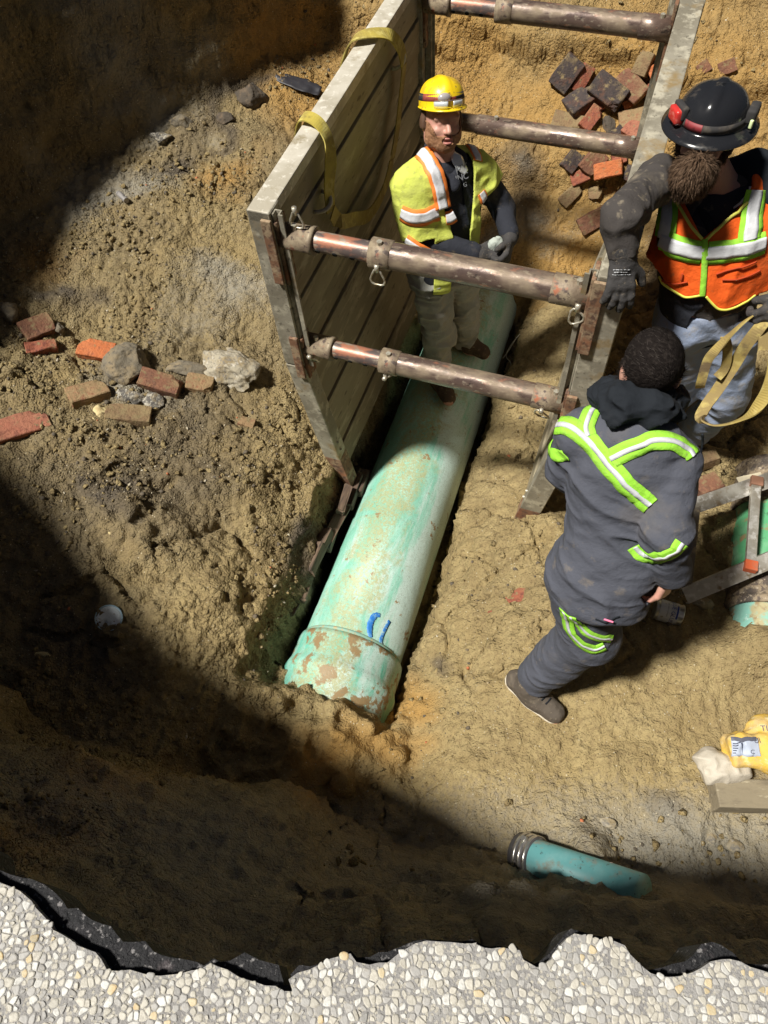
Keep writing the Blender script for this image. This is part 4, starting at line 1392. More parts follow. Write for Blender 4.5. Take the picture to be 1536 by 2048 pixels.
    for g, nm in ((gl, 0), (gr, 1)):
        wr_, el_ = (wrL, elL) if nm == 0 else (wrR, elR)
        gg = union(g, .004)
        solid('glove', union([inflate(gg, .0035), (capsule(wr_ + (el_ - wr_) * .12, wr_ + unit(wr_ - el_) * .03, .042, .036), .012)], .01), *bounds([wr_ + unit(wr_ - el_) * .1], .17), .0045, MAT['glove'], man)
    # zip and print on the hoodie
    drape('zip', [hit(jk, a, b) for a, b in ((921, 318), (925, 360), (930, 410), (936, 450))], .010, jkf, MAT['black_fleece'], man, .003, .003)
    for txt, (a, b), sz in (("HY", (921, 345), .050), ("INC", (922, 360), .040), ("G", (928, 373), .028)):
        cu = bpy.data.curves.new('print', 'FONT'); cu.body = txt; cu.size = sz; cu.align_x = 'CENTER'; cu.extrude = .0008
        to = bpy.data.objects.new('print_tmp', cu); COL.objects.link(to)
        bpy.context.view_layer.update()
        me = bpy.data.meshes.new_from_object(to.evaluated_get(bpy.context.evaluated_depsgraph_get()))
        bpy.data.objects.remove(to)
        p = hit(jkf, a, b); n = grad(jk, p[None], .02)[0]
        up_ = unit(up - n * (up @ n)); r_ = np.cross(up_, n)
        M = Matrix(((r_[0], up_[0], n[0], p[0] + n[0] * .012), (r_[1], up_[1], n[1], p[1] + n[1] * .012), (r_[2], up_[2], n[2], p[2] + n[2] * .012), (0, 0, 0, 1)))
        me.transform(M)
        link('chest_print', me, mk('faded_grey_print', (0.25, 0.26, 0.28), rough=.8), man)
    # hard hat, strap with lamp, safety glasses
    hb = lambda th: .007 + .027 * max(0, math.cos(th)) ** 1.6
    hatm = mk('scuffed_yellow_plastic', (0.84, 0.58, 0.012), [(14, .56, .64, (0.62, 0.41, 0.03)), (45, .60, .66, (0.22, 0.15, 0.05)), (7, .6, .72, (0.70, 0.56, 0.12))], rough=.33, bump=[(60, .0006)])
    hat = empty('hard_hat', hc + hup * .06, 'scuffed yellow hard hat with headlamp strap worn by man on the pipe', 'hard hat')
    o, at, ax = hat_mesh('shell', hc + hup * .054 - hf * .006, hf, unit(hup - hf * .05), hb, hat, hatm, .006, (.094, .116), .100)
    blk = mk('black_elastic', (0.02, 0.02, 0.024), rough=.8); red = mk('red_elastic', (0.30, 0.055, 0.04), [(60, .5, .6, (0.2, 0.04, 0.03))], rough=.7)
    hat_strap('headlamp_strap', at, -.95, -.35, .030, .056, blk, hat)
    hat_strap('headlamp_strap', at, -.35, 1.3, .030, .056, red, hat)
    hat_strap('headlamp_strap', at, 1.3, 2 * math.pi - .95, .030, .056, blk, hat)
    bm = bmesh.new(); cpt = at(.22, .93, .043, .016)
    bmesh.ops.create_uvsphere(bm, u_segments=16, v_segments=10, radius=.022, matrix=Matrix.Translation(cpt) @ (Matrix((ax[0], ax[1], ax[2])).transposed().to_4x4()) @ Matrix.Diagonal((1.3, .8, .85, 1)))
    link('headlamp', bm, mk('headlamp_lens', (0.75, 0.68, 0.66), rough=.08, metal=.5), hat, smooth=True)
    finish_frame(hat)
    gls = empty('safety_glasses', hc + hf * .15 + hup * .07, 'clear safety glasses resting on the peak of the yellow hard hat', 'glasses')
    clear = mk('clear_lens', (0.80, 0.84, 0.86), rough=.08, metal=.35, spec=.9)
    for s_ in (-1, 1):
        V, F = [], []
        for i in range(9):
            th = s_ * (.10 + .52 * i / 8)
            for z in (.004, .018, .030):
                V.append(at(th, 1.0, z, .022 - .012 * (i / 8) + (.004 if z > .01 else 0)))
        for i in range(8):
            for k in range(2): F.append((i * 3 + k, i * 3 + 3 + k, i * 3 + 4 + k, i * 3 + 1 + k))
        lo_ = link('lens', mesh_np('lens', np.array(V), np.array(F)), clear, gls, smooth=True)
        sm = lo_.modifiers.new('t', 'SOLIDIFY'); sm.thickness = .0025
    bm = bmesh.new(); add_tube(bm, [Vector(at(t, 1.0, .032, .022 - .012 * abs(t) / .62)) for t in np.linspace(-.62, .62, 13)], .0022, 6)
    link('frame', bm, mk('dark_frame', (0.16, 0.10, 0.09), rough=.4), gls, smooth=True)
    # clear goggles hanging on the chest
    gg = empty('chest_goggles', hit(jkf, 915, 325), 'clear lens hung on the dark hoodie chest of the man on the pipe', 'goggles')
    pts = [hit(jkf, a, b) for a, b in ((908, 306), (912, 318), (920, 330), (930, 345))]
    drape('lens', pts, .04, jkf, clear, gg, .012, .003, wfun=lambda f: .018 + .040 * math.sin(math.pi * min(1, f * .8 + .15)))
    # pale rag held between the gloves
    rag = empty('rag', V3(.52, 3.0, .7), 'pale grey-green rag held in both gloves by man on the pipe', 'rag')
    rg = union([ellipsoid(V3(.535, 2.99, .715), (.050, .030, .055)), (ellipsoid(V3(.525, 2.965, .63), (.028, .02, .06)), .03)], .02)
    solid('cloth', creased(rg, .012, 16, 250), *bounds([(.53, 2.98, .68)], .14), .006, cloth('pale_rag', (0.40, 0.44, 0.40), (0.3, 0.3, 0.25), .3), rag)
yellow_man()

# ---------------------------------------------------------------- 2. bearded man in the orange vest, leaning on the panel
SHOOT = {}
def bearded_man():
    man = empty('person', (1.46, 2.34, 0), 'bearded man in orange vest and jeans leaning one gloved hand on the panel', 'person')
    base, neck = V3(1.285, 2.275, .90), V3(1.165, 2.375, 1.49)
    up = unit(neck - base); u = unit(V3(1, .06, .18))
    TS = torso(base, up, u, [(-.06, 0, 0, .185, .140), (.10, 0, .01, .198, .155), (.28, 0, .012, .202, .155), (.42, 0, .005, .212, .140), (.50, 0, -.01, .20, .115), (.62, 0, -.015, .085, .08)], 2.3)
    w = TS.w; u = TS.u
    shL, shR = np.array(D(1322, 356, 2.56)), base + up * .48 + u * .185
    elL, wrL = np.array(D(1243, 436, 2.35)), np.array(D(1246, 508, 2.41))
    elR, wrR = np.array(D(1665, 490, 2.58)), np.array(D(1585, 598, 2.60))
    gz = height_at(1.55, 2.34)
    hipL, knL, anL, toL = V3(1.19, 2.25, .90), V3(1.30, 2.28, .50), V3(1.34, 2.44, gz + .10), V3(1.25, 2.30, gz)
    hipR, knR, anR, toR = V3(1.385, 2.25, .90), V3(1.52, 2.22, .50), V3(1.565, 2.40, gz + .10), V3(1.49, 2.17, gz)
    hc = np.array(D(1414, 268, 2.42)); hf = unit(V3(-.42, -.86, -.25)); hup = unit(V3(-.10, -.02, 1))
    HD = head_parts(hc, hf, hup, .98, mouth=False)
    feet = foot_parts(anL, toL, gz) + foot_parts(anR, toR, gz)
    hl = hand_parts(wrL + (wrL - elL) * .06, np.array(D(1238, 600, 2.47)) - wrL, V3(.05, -.8, .6), V3(1, 0, 0), .38, 1.10, .16, .9)
    hr = hand_parts(wrR, V3(-.5, -.2, -.5), V3(.2, -.7, .6), V3(-.5, -.3, .8), 1.0, 1.05)
    arms = [(capsule(shL, elL, .055, .045), .03), (capsule(elL, wrL, .045, .032), .01), (capsule(shR, elR, .055, .045), .03), (capsule(elR, wrR, .045, .032), .01)]
    legs = [(capsule(hipL, knL, .085, .06), .03), (capsule(knL, anL, .06, .04), .01), (capsule(hipR, knR, .085, .06), .03), (capsule(knR, anR, .06, .04), .01)]
    body = union([inflate(TS, -.030), (capsule(neck - up * .06, hc - hup * .06, .062, .058), .03), (HD, .02)] + arms + legs + feet + hl + hr, .02)
    solid('body', body, *bounds([hc + V3(0, 0, .16), toL, toR, shL, elL, elR, wrR, wrL, anR], .13), .0062, MAT['skin'], man)
    # jacket
    jk = union([inflate(TS, -.015), (capsule(shL, elL, .070, .057), .05), (capsule(elL, wrL, .058, .050), .015), (capsule(shR, elR, .080, .070), .03), (capsule(elR, wrR, .064, .052), .006)], .03)
    jkf = creased(jk, .011, 8, 310, (1, 1, 1.5))
    def jacket(P):
        a, b, h = TS.loc(P)
        v = np.interp(h, [.28, .40, .56, .70], [-.02, .045, .085, .11]) - np.abs(a - .01)
        return np.maximum(np.maximum(jkf(P), np.where(b > .05, np.minimum(v, .02 + b - .05), -1)), np.maximum(np.where(np.linalg.norm(P - np.array(base), axis=1) < .5, np.interp(a, ja, jh) - h, -1), np.where(np.linalg.norm(P - wrL, axis=1) < .13, (P - wrL) @ unit(wrL - elL) - .008, -1)))
    ja, jh = [], []
    for a_, b_ in ((1322, 580), (1345, 612), (1378, 634), (1410, 650), (1440, 645), (1475, 630), (1518, 606)):
        q_ = TS.loc(hit(TS, a_, b_)[None]); ja.append(float(q_[0][0])); jh.append(float(q_[2][0]))
    o_ = np.argsort(ja); ja, jh = np.array(ja)[o_], np.array(jh)[o_]
    solid('jacket', jacket, *bounds([shL, shR, elL, elR, wrL, wrR, base, neck], .14), .006, MAT['jacket'], man)
    solid('shirt', cut(creased(inflate(TS, -.012), .004, 9, 312), half(base + up * .57, up)), *bounds([base, neck, shL, shR], .12), .008, MAT['navy'], man)
    # collar and hood lying round the neck
    col = union([(capsule(neck - up * .05 + u * .10 + w * .01, neck - up * .17 + w * .115 + u * .055, .036, .018), .02), (capsule(neck - up * .05 - u * .10 + w * .01, neck - up * .17 + w * .115 - u * .045, .030, .016), .02), (capsule(neck - up * .03 - u * .09 - w * .03, neck - up * .03 + u * .10 - w * .03, .05, .055), .03),
                 (capsule(neck - up * .02 + u * .12 - w * .02, neck - up * .09 + u * .13 + w * .05, .055, .04), .03)], .03)
    solid('hood', creased(col, .006, 10, 315), *bounds([neck - up * .08], .28), .006, MAT['black_fleece'], man)
    for (a, b, l, rot) in ((1497, 372, .05, .5), (1488, 392, .045, -.9)):
        p = hit(union([jk, (col, .01)], .01), a, b)
        bm = bmesh.new(); q = Vector(p) + Vector((0, -.012, .006))
        add_tube(bm, [q, q + Vector((math.sin(rot) * l * .3, -.006, -l * .5)), q + Vector((math.sin(rot) * l, -.008, -l))], [.004, .0055, .003], 8)
        link('drawcord', bm, MAT['silver'], man, smooth=True)
    # vest
    vst = creased(inflate(TS, .016), .008, 7, 320, (1, 1, .6))
    vs0 = inflate(TS, .016)
    def line(px):
        q = np.array([[float(c_[0]) for c_ in TS.loc(hit(vs0, a, b)[None])] for a, b in px])
        return q[:, 0], q[:, 2]
    def by(xs, ys):
        o_ = np.argsort(xs); return lambda t: np.interp(t, xs[o_], ys[o_])
    ha, hh = line([(1318, 545), (1328, 560), (1345, 580), (1358, 591), (1372, 597), (1400, 592), (1412, 594), (1424, 609), (1440, 619), (1460, 617), (1490, 604), (1515, 592)])
    hemf = by(ha, hh)
    la, lh = line([(1364, 396), (1384, 436), (1406, 480)]); ra, rh = line([(1409, 481), (1440, 456), (1470, 429), (1498, 404)])
    vl, vr = by(lh, la), by(rh, ra)
    def vest(P):
        a, b, h = TS.loc(P)
        d = np.maximum(vst(P), -(TS(P) + .004))
        top = max(lh.max(), rh.max()); low = min(lh.min(), rh.min())
        wl = vl(h) - .35 * np.maximum(h - lh.max(), 0); wr_ = vr(h) + .45 * np.maximum(h - rh.max(), 0)
        v = np.minimum(np.minimum(a - wl, wr_ - a), h - low)
        d = np.maximum(d, np.where(b > .0, v, -1))
        d = np.maximum(d, np.abs(a) - np.interp(h, [.26, .34, .45, .6], [.6, .225, .175, .16]))
        d = np.maximum(d, h - .60)
        return np.maximum(d, hemf(a) - h)
    solid('vest', vest, *bounds([base, neck, shL, shR], .16), .005, MAT['orange'], man)
    def tape(path, wd, edge=True, name='reflective_stripe'):
        pts = [hit(vs0, a, b) for a, b in path]
        if edge: drape('lime_trim', pts, wd + .036, vst, MAT['lime_clean'], man, .0035, .003)
        drape(name, pts, wd, vst, MAT['silver'], man, .0065, .003)
    tape([(1326, 478), (1352, 494), (1385, 503), (1406, 506)], .046)
    tape([(1414, 506), (1450, 504), (1490, 497), (1530, 484)], .046)
    tape([(1336, 398), (1337, 425), (1334, 452), (1330, 474)], .040)
    tape([(1515, 380), (1508, 415), (1502, 445), (1500, 480)], .046)
    def piping(path, wd, mat, nm='piping'):
        drape(nm, [hit(vs0, a, b) for a, b in path], wd, vst, mat, man, .006, .004, n=8, rows=3)
    piping([(1334, 302), (1328, 335), (1327, 370), (1326, 396)], .014, MAT['yellow_edge'])
    piping([(1352, 398), (1366, 425), (1384, 455), (1404, 478)], .010, MAT['yellow_edge'])
    piping([(1413, 479), (1440, 452), (1470, 425), (1496, 404)], .010, MAT['yellow_edge'])
    piping([(1322, 552), (1330, 562), (1345, 578), (1360, 589), (1374, 594), (1400, 590)], .008, MAT['yellow_edge'])
    piping([(1412, 592), (1425, 606), (1440, 616), (1470, 612), (1510, 590)], .008, MAT['yellow_edge'])
    piping([(1409, 478), (1409, 520), (1407, 560), (1404, 592)], .020, MAT['lime_clean'], 'zip')
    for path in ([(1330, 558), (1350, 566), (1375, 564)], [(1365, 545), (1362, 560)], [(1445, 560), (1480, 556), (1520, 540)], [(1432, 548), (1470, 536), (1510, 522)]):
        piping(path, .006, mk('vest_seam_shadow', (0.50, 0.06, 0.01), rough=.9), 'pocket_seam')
    # jeans
    pants = union([cut(inflate(TS, -.024), half(base + up * .11, up)), (capsule(hipL, knL, .108, .090), .06), (capsule(knL, anL, .090, .080), .02), (capsule(hipR, knR, .108, .090), .06), (capsule(knR, anR, .090, .080), .02)], .025)
    solid('jeans', creased(pants, .011, 7, 330, (1, 1, 1.3)), *bounds([base, hipL, hipR, knL, knR, anL, anR], .15), .006, MAT['jeans'], man)
    for an, toe in ((anL, toL), (anR, toR)):
        b = union(foot_parts(an, toe, gz + .004, .056) + [(capsule(an - V3(0, 0, .02), an + V3(0, 0, .09), .068, .072), .03)], .02)
        solid('boot', cut(creased(b, .004, 16, 340), half((0, 0, gz - .03), (0, 0, -1))), *bounds([an + V3(0, 0, .14), toe, an - (toe - an) * .4], .09), .006, MAT['boot'], man)
    # gloves
    for hp, wr_, el_ in ((hl, wrL, elL), (hr, wrR, elR)):
        gg = union(hp, .004)
        cuff = (capsule(wr_ + (el_ - wr_) * .22, wr_ + unit(wr_ - el_) * .025, .047, .040), .012)
        gl = creased(union([inflate(gg, .0045), cuff], .008), .0018, 30, 350)
        solid('glove', gl, *bounds([wr_ + unit(wr_ - el_) * .09], .17), .0038, MAT['glove'], man)
        if wr_ is wrL:
            for (a, b, c_) in ((1224, 540, 1262), (1226, 545, 1258), (1222, 550, 1264)):
                drape('glove_print', [hit(gl, x_, b) for x_ in np.linspace(a + 2, c_ - 2, 4)], .0035, gl, mk('glove_print', (0.45, 0.46, 0.48), [(220, .5, .52, (0.05, 0.05, 0.05))], rough=.7), man, .001, .001, n=4, rows=2)
    # belt buckle, blue tag
    bm = bmesh.new(); p = hit(pants, 1368, 632)
    add_box(bm, (.026, .010, .034), p + V3(0, -.004, 0), Euler((.3, .1, .1)).to_matrix(), .003)
    link('belt_clip', bm, mk('black_plastic_clip', (0.02, 0.02, 0.022), rough=.35), man)
    bm = bmesh.new(); p = hit(pants, 1356, 616)
    add_box(bm, (.012, .012, .022), p + V3(0, -.005, 0), None, .004)
    link('tag', bm, mk('blue_plastic_tag', (0.03, 0.06, 0.36), rough=.4), man)
    # beard
    bc = np.array(D(1386, 352, 2.345))
    ch = HD.L(0, .085, -.085)
    def bshape(P):
        d = union([ellipsoid(ch, (.058, .058, .05)), (ellipsoid(bc, (.056, .050, .078), [unit(V3(1, .1, 0)), unit(V3(0, 1, .25)), unit(V3(0, -.25, 1))]), .04), (ellipsoid((ch + bc) / 2, (.060, .055, .06)), .04),
                   (capsule(HD.L(.064, .02, -.05), ch, .020, .03), .03), (capsule(HD.L(-.064, .02, -.05), ch, .020, .03), .03), (capsule(HD.L(-.025, .092, -.055), HD.L(.025, .092, -.055), .014), .02)], .04)(P)
        return d - .006 * (1 - np.abs(vnoise(P * np.array([28, 28, 9]), 77)) * 2)
    bmat = mk('brown_beard', (0.085, 0.052, 0.032), [(40, .45, .6, (0.125, 0.08, 0.052)), (120, .5, .65, (0.07, 0.042, 0.026))], rough=.9, spec=.1, bump=[(200, .004)])
    bo = solid('beard', bshape, *bounds([bc, ch], .14), .005, bmat, man)
    vv = np.array([v.co[:] for v in bo.data.vertices])
    pick = vv[np.random.default_rng(3).choice(len(vv), 5200)]
    strands('beard_hair', bshape, pick, lambda p, n: V3(-.12, -.15, -1.0), .030, .0011, [bmat, mk('light_brown_beard', (0.16, 0.105, 0.07), rough=.9, spec=.1)], bo, .45, 5)
    solid('hair', lambda P: np.maximum(np.maximum(HD(P) - .010, ((P - hc) @ HD.f) - .005), -((P - hc) @ HD.up) - .06), hc - .15, hc + .15, .007, mk('dark_brown_hair', (0.05, 0.03, 0.02), rough=.7), man)
    # black full brim hat
    fb = lambda th: .042 + .012 * max(0, math.cos(th)) + .006 * max(0, -math.cos(th))
    carbon, nt, b = new_mat('glossy_black_carbon')
    b.inputs['Base Color'].default_value = (0.012, 0.0125, 0.015, 1); b.inputs['Roughness'].default_value = .2; b.inputs['Specular IOR Level'].default_value = .6
    wv = nt.nodes.new('ShaderNodeTexWave'); wv.inputs['Scale'].default_value = 140; wv.bands_direction = 'DIAGONAL'; nt.links.new(coords(nt, 'Object'), wv.inputs['Vector'])
    c_ = mixc(nt, ramp(nt, wv.outputs['Fac'], [(.35, 0.0), (.65, 1.0)]), (0.011, 0.011, 0.013), (0.019, 0.020, 0.023))
    dn = noise(nt, coords(nt, 'Object'), 9, 5, .65)
    c_ = mixc(nt, ramp(nt, dn, [(.58, 0.0), (.72, .5)]), c_, (0.16, 0.13, 0.10))
    nt.links.new(c_, b.inputs['Base Color']); nt.links.new(ramp(nt, dn, [(.5, .16), (.7, .5)]), b.inputs['Roughness'])
    hat = empty('hard_hat', hc + hup * .07, 'glossy black full brim hard hat with red headlamp worn by the bearded man', 'hard hat')
    o, at, ax = hat_mesh('shell', hc + hup * .050, hf, unit(hup - hf * .10), fb, hat, carbon, .007, (.104, .124), .090)
    strapm = mk('dusty_black_elastic', (0.03, 0.028, 0.028), [(20, .5, .65, (0.09, 0.075, 0.06))], rough=.85)
    rede = mk('dark_red_elastic', (0.24, 0.03, 0.035), [(40, .5, .6, (0.14, 0.02, 0.02))], rough=.6)
    hat_strap('headlamp_strap', at, -math.pi, .05, .012, .036, strapm, hat)
    hat_strap('headlamp_strap', at, .05, .62, .012, .036, rede, hat)
    hat_strap('headlamp_strap', at, .62, math.pi, .012, .036, strapm, hat)
    redp = mk('red_plastic', (0.52, 0.035, 0.03), [(30, .52, .62, (0.65, 0.16, 0.13))], rough=.3)
    def lump(name, th, z, size, mat, out=.02):
        bm = bmesh.new()
        p = at(th, .96, z, out); q = at(th, .96, z, out + .05) - p; q = Vector(q).normalized(); upv = Vector(ax[2]); sd = q.cross(upv).normalized()
        M = Matrix((sd, q, upv)).transposed()
        add_box(bm, size, p, M, min(size) * .3)
        link(name, bm, mat, hat, smooth=True)
    # headlamp swung round to his right side (left in the photo); battery pack at the back
    lump('headlamp', .95, .034, (.060, .030, .044), redp)
    lump('headlamp_bracket', .95, .046, (.070, .022, .040), strapm, .008)
    lump('battery_pack', -1.55, .040, (.075, .030, .045), strapm, .016)
    lump('battery_tag', -1.25, .026, (.010, .010, .026), mk('lime_white_tag', (0.72, 0.82, 0.45), rough=.6), .030)
    # yellow sling hanging in loops from his hand
    slg = empty('lifting_sling', np.array(D(1535, 600, 2.62)), 'muddy yellow webbing sling hanging in loops from the bearded man\'s hand', 'sling')
    def loop(pts, across, wd, mat):
        P = catmull([D(*p) for p in pts], 8); A = catmull([Vector(a) for a in across], 8)
        bm = bmesh.new(); add_ribbon(bm, P, A, wd, .006); link('webbing', bm, mat, slg)
    X, Zd, Yd = (1, 0, 0), (0, 0, 1), (0, 1, 0)
    loop([(1545, 612, 2.66), (1500, 635, 2.66), (1462, 668, 2.68), (1432, 700, 2.72), (1415, 722, 2.76), (1402, 765, 2.82), (1400, 775, 2.86)],
         [(0, -.5, 1), (.2, -.5, 1), (.4, -.4, 1), (.7, -.4, .8), (.8, -.3, .4), (1, -.2, 0), (1, 0, 0)], .034, MAT['sling2'])
    loop([(1450, 675, 2.70), (1455, 700, 2.74), (1450, 735, 2.80), (1434, 755, 2.82)], [(.7, -.6, .3), X, X, (1, 0, .3)], .034, MAT['sling2'])
    loop([(1548, 625, 2.64), (1520, 655, 2.66), (1492, 690, 2.72), (1468, 730, 2.80), (1436, 778, 2.86), (1412, 812, 2.88), (1402, 836, 2.86), (1425, 850, 2.82), (1462, 846, 2.78), (1500, 828, 2.74), (1528, 795, 2.70), (1545, 750, 2.66), (1552, 690, 2.64)],
         [(.7, -.4, .6), (.7, -.5, .5), (.8, -.5, .3), (.9, -.5, .2), (.8, -.5, .2), (.6, -.8, .2), (.2, -.9, .3), (0, -.7, .7), (0, -.6, .8), (.3, -.5, .8), (.8, -.4, .4), (1, -.2, 0), (1, 0, 0)], .044, MAT['sling2'])
    loop([(1530, 700, 2.68), (1535, 640, 2.66), (1550, 620, 2.66)], [X, X, X], .05, MAT['sling2'])
bearded_man()

# ---------------------------------------------------------------- 3. man in the grey coverall, seen from behind
def coverall_man():
    gzl, gzr = height_at(.63, 1.05), height_at(.98, 1.45)
    man = empty('person', (.80, 1.25, gzl), 'dark haired man in grey coverall with lime reflective bands seen from behind', 'person')
    base, neck = V3(.745, 1.165, .80), V3(.715, 1.375, 1.40)
    up = unit(neck - base); u = unit(V3(-.92, .39, 0))
    TS = torso(base, up, u, [(-.10, 0, -.02, .140, .130), (.06, 0, -.02, .155, .142), (.22, 0, .01, .155, .132), (.38, 0, .005, .170, .130), (.48, 0, 0, .178, .115), (.55, 0, 0, .15, .095), (.63, 0, 0, .08, .075)], 2.3)
    w, uu = TS.w, TS.u
    shl, shr = np.array(D(1166, 872, 2.21)), np.array(D(1345, 930, 2.15))      # left and right in the photo
    ell_, wrl = np.array(D(1142, 938, 2.40)), V3(.66, 1.66, .96)
    elr, wrr = np.array(D(1330, 1060, 2.17)), np.array(D(1342, 1150, 2.34))
    hipl, knl, anl = V3(.66, 1.19, .80), V3(.755, 1.115, .46), V3(.605, 1.09, gzl + .10)
    hipr, knr, anr = V3(.785, 1.20, .80), V3(.87, 1.42, .47), V3(.90, 1.44, gzr + .10)
    tol, tor = V3(.745, .955, gzl), V3(1.06, 1.62, gzr)
    hc = np.array(D(1302, 740, 2.09)); hf = unit(V3(.22, .90, -.38)); hup = unit(V3(.02, .35, 1))
    HD = head_parts(hc, hf, hup, .93, mouth=False)
    feet = foot_parts(anl, tol, gzl) + foot_parts(anr, tor, gzr)
    hr = hand_parts(wrr, np.array(D(1312, 1212, 2.42)) - wrr, V3(.6, -.7, .2), V3(-.3, .8, 0), .75, 1.0)
    hl = hand_parts(wrl, V3(.2, .6, -.6), V3(-.6, .3, .4), V3(.5, .5, .5), .6, 1.0)
    arms = [(capsule(shl, ell_, .055, .045), .03), (capsule(ell_, wrl, .045, .032), .01), (capsule(shr, elr, .055, .045), .03), (capsule(elr, wrr, .045, .031), .01)]
    legs = [(capsule(hipl, knl, .09, .06), .03), (capsule(knl, anl, .06, .04), .01), (capsule(hipr, knr, .09, .06), .03), (capsule(knr, anr, .06, .04), .01)]
    body = union([inflate(TS, -.032), (capsule(neck - up * .06, hc - hup * .05, .060, .058), .03), (HD, .02)] + arms + legs + feet + hr + hl, .02)
    solid('body', body, *bounds([hc + V3(0, 0, .15), tol, tor, shl, shr, ell_, elr, wrl, wrr], .13), .0058, MAT['skin'], man)
    cv0 = union([TS, (capsule(hipl, knl, .118, .104), .05), (capsule(knl, anl + V3(.028, .02, .075), .104, .084), .03), (capsule(hipr, knr, .112, .105), .05), (capsule(knr, anr, .110, .095), .03),
                 (capsule(shl, ell_, .085, .074), .022), (capsule(ell_, wrl, .076, .058), .015),
                 (union([capsule(shr, elr, .082, .072), (capsule(elr, wrr, .072, .055), .02)], .02), .006)], .03)
    cv = creased(cv0, .0082, 6.5, 410, (.8, .8, 2.0))
    solid('coverall', np_cut_feet(cv, min(gzl, gzr) + .075, [(wrr, wrr - elr, .12), (wrl, wrl - ell_, .12)]), *bounds([neck, tol, anr, shl, shr, ell_, elr, wrl, wrr], .15), .0055, MAT['coverall'], man)
    # lime bands with a silver middle
    def band(path, wd=.052, silver=True, k=1.0):
        pts = [hit(cv0, a, b) for a, b in path]
        drape('lime_band', pts, wd, cv, MAT['lime_clean'], man, .0035, .003)
        if silver: drape('reflective_stripe', pts, wd * .26, cv, MAT['silver'], man, .0065, .002, rows=3)
    band([(1112, 850), (1140, 853), (1175, 880), (1215, 925), (1250, 965), (1280, 995), (1300, 1012)], .060)
    band([(1212, 790), (1186, 820), (1172, 850), (1176, 872)], .050)
    band([(1222, 918), (1260, 898), (1305, 882), (1345, 884), (1375, 900), (1386, 912)], .056)
    band([(1270, 1095), (1290, 1110), (1320, 1112), (1350, 1100), (1364, 1086)], .054)
    band([(1082, 882), (1092, 898), (1110, 910), (1130, 912)], .040, False)
    band([(1132, 1222), (1138, 1250), (1155, 1278), (1185, 1298), (1208, 1290)], .046)
    band([(1145, 1228), (1165, 1255), (1190, 1272), (1222, 1276)], .034)
    # hood of the black sweatshirt lying on the back
    bk = -w
    hood = union([(capsule(D(1204, 792, 2.15), D(1240, 812, 2.07), .036, .050), .03), (capsule(D(1240, 812, 2.07), D(1310, 818, 2.055), .052, .046), .03), (capsule(D(1310, 818, 2.055), D(1372, 836, 2.11), .042, .010), .03),
                  (ellipsoid(np.array(D(1288, 800, 2.13)), (.085, .07, .065)), .04), (capsule(D(1206, 792, 2.15), D(1228, 768, 2.24), .034, .03), .03), (capsule(D(1350, 815, 2.14), D(1362, 790, 2.24), .03, .026), .03)], .03)
    solid('hood', creased(hood, .013, 13, 420, (1, 1, 1.8)), *bounds([neck], .30), .0055, MAT['black_fleece'], man)
    bm = bmesh.new()
    p = Vector(neck - uu * .175 + bk * .02 - up * .03); add_tube(bm, [p, p + Vector((.012, .0, -.03)), p + Vector((.022, -.005, -.075))], .0035, 6)
    link('drawcord', bm, MAT['black_fleece'], man)
    # hair
    def hairf(P):
        q = P - hc; a, b, h = q @ HD.r, q @ HD.f, q @ HD.up
        d = HD(P) - .007
        line = np.maximum(b - .045 - .35 * np.maximum(h, 0), -h - .085 + .045 * sstep(-.02, .06, b))
        ear = .030 - np.sqrt((np.abs(a) - .080) ** 2 * .3 + (b + .012) ** 2 + (h + .012) ** 2)
        return np.maximum(np.maximum(d, line), np.where(np.abs(a) > .06, ear, -1))
    hm = mk('short_black_hair', (0.014, 0.011, 0.010), [(80, .5, .65, (0.030, 0.024, 0.021))], rough=.85, spec=.06, bump=[(260, .003)])
    ho = solid('hair', hairf, hc - .16, hc + .16, .005, hm, man)
    vv = np.array([v.co[:] for v in ho.data.vertices])
    vv = vv[((vv - hc) @ HD.f) < .1]
    pick = vv[np.random.default_rng(8).choice(len(vv), 6500)]
    wh = hit(hairf, 1318, 782, 1.2)
    def flow(p, n):
        q = p - wh; q = q - n * (q @ n); r = np.linalg.norm(q) + 1e-6
        return q / r + .7 * np.cross(n, q / r)
    strands('hair_strands', hairf, pick, flow, .021, .0006, [hm, mk('greying_hair', (0.050, 0.042, 0.038), rough=.7, spec=.1)], ho, .16, 6)
    # mask strap or glasses arm by the right ear
    bm = bmesh.new(); add_tube(bm, [HD.L(.084, -.03, .005), HD.L(.088, .03, .0), HD.L(.080, .08, -.005)], .0035, 6)
    link('glasses_arm', bm, mk('grey_plastic_arm', (0.35, 0.35, 0.36), rough=.3), man)
    # shoes
    for an, toe, z in ((anl, tol, gzl), (anr, tor, gzr)):
        b = union(foot_parts(an, toe, z + .012, .050) + [(capsule(an - V3(0, 0, .03), an + V3(0, 0, .02), .052, .055), .02)], .02)
        sh = empty_child('shoe', man)
        solid('upper', cut(creased(b, .003, 20, 430), half((0, 0, z + .018), (0, 0, -1))), *bounds([an + V3(0, 0, .08), toe, an - (toe - an) * .5], .09), .005, MAT['shoe'], sh)
        sole = union([(g, k) for g, k in foot_parts(an, toe, z + .006, .060)[:2]], .02)
        solid('sole', cut(cut(sole, half((0, 0, z + .042), (0, 0, 1))), half((0, 0, z - .002), (0, 0, -1))), *bounds([an, toe, an - (toe - an) * .5], .09), .005, MAT['sole'], sh)
        d = unit((toe - an) * V3(1, 1, 0)); s = np.cross(d, V3(0, 0, 1))
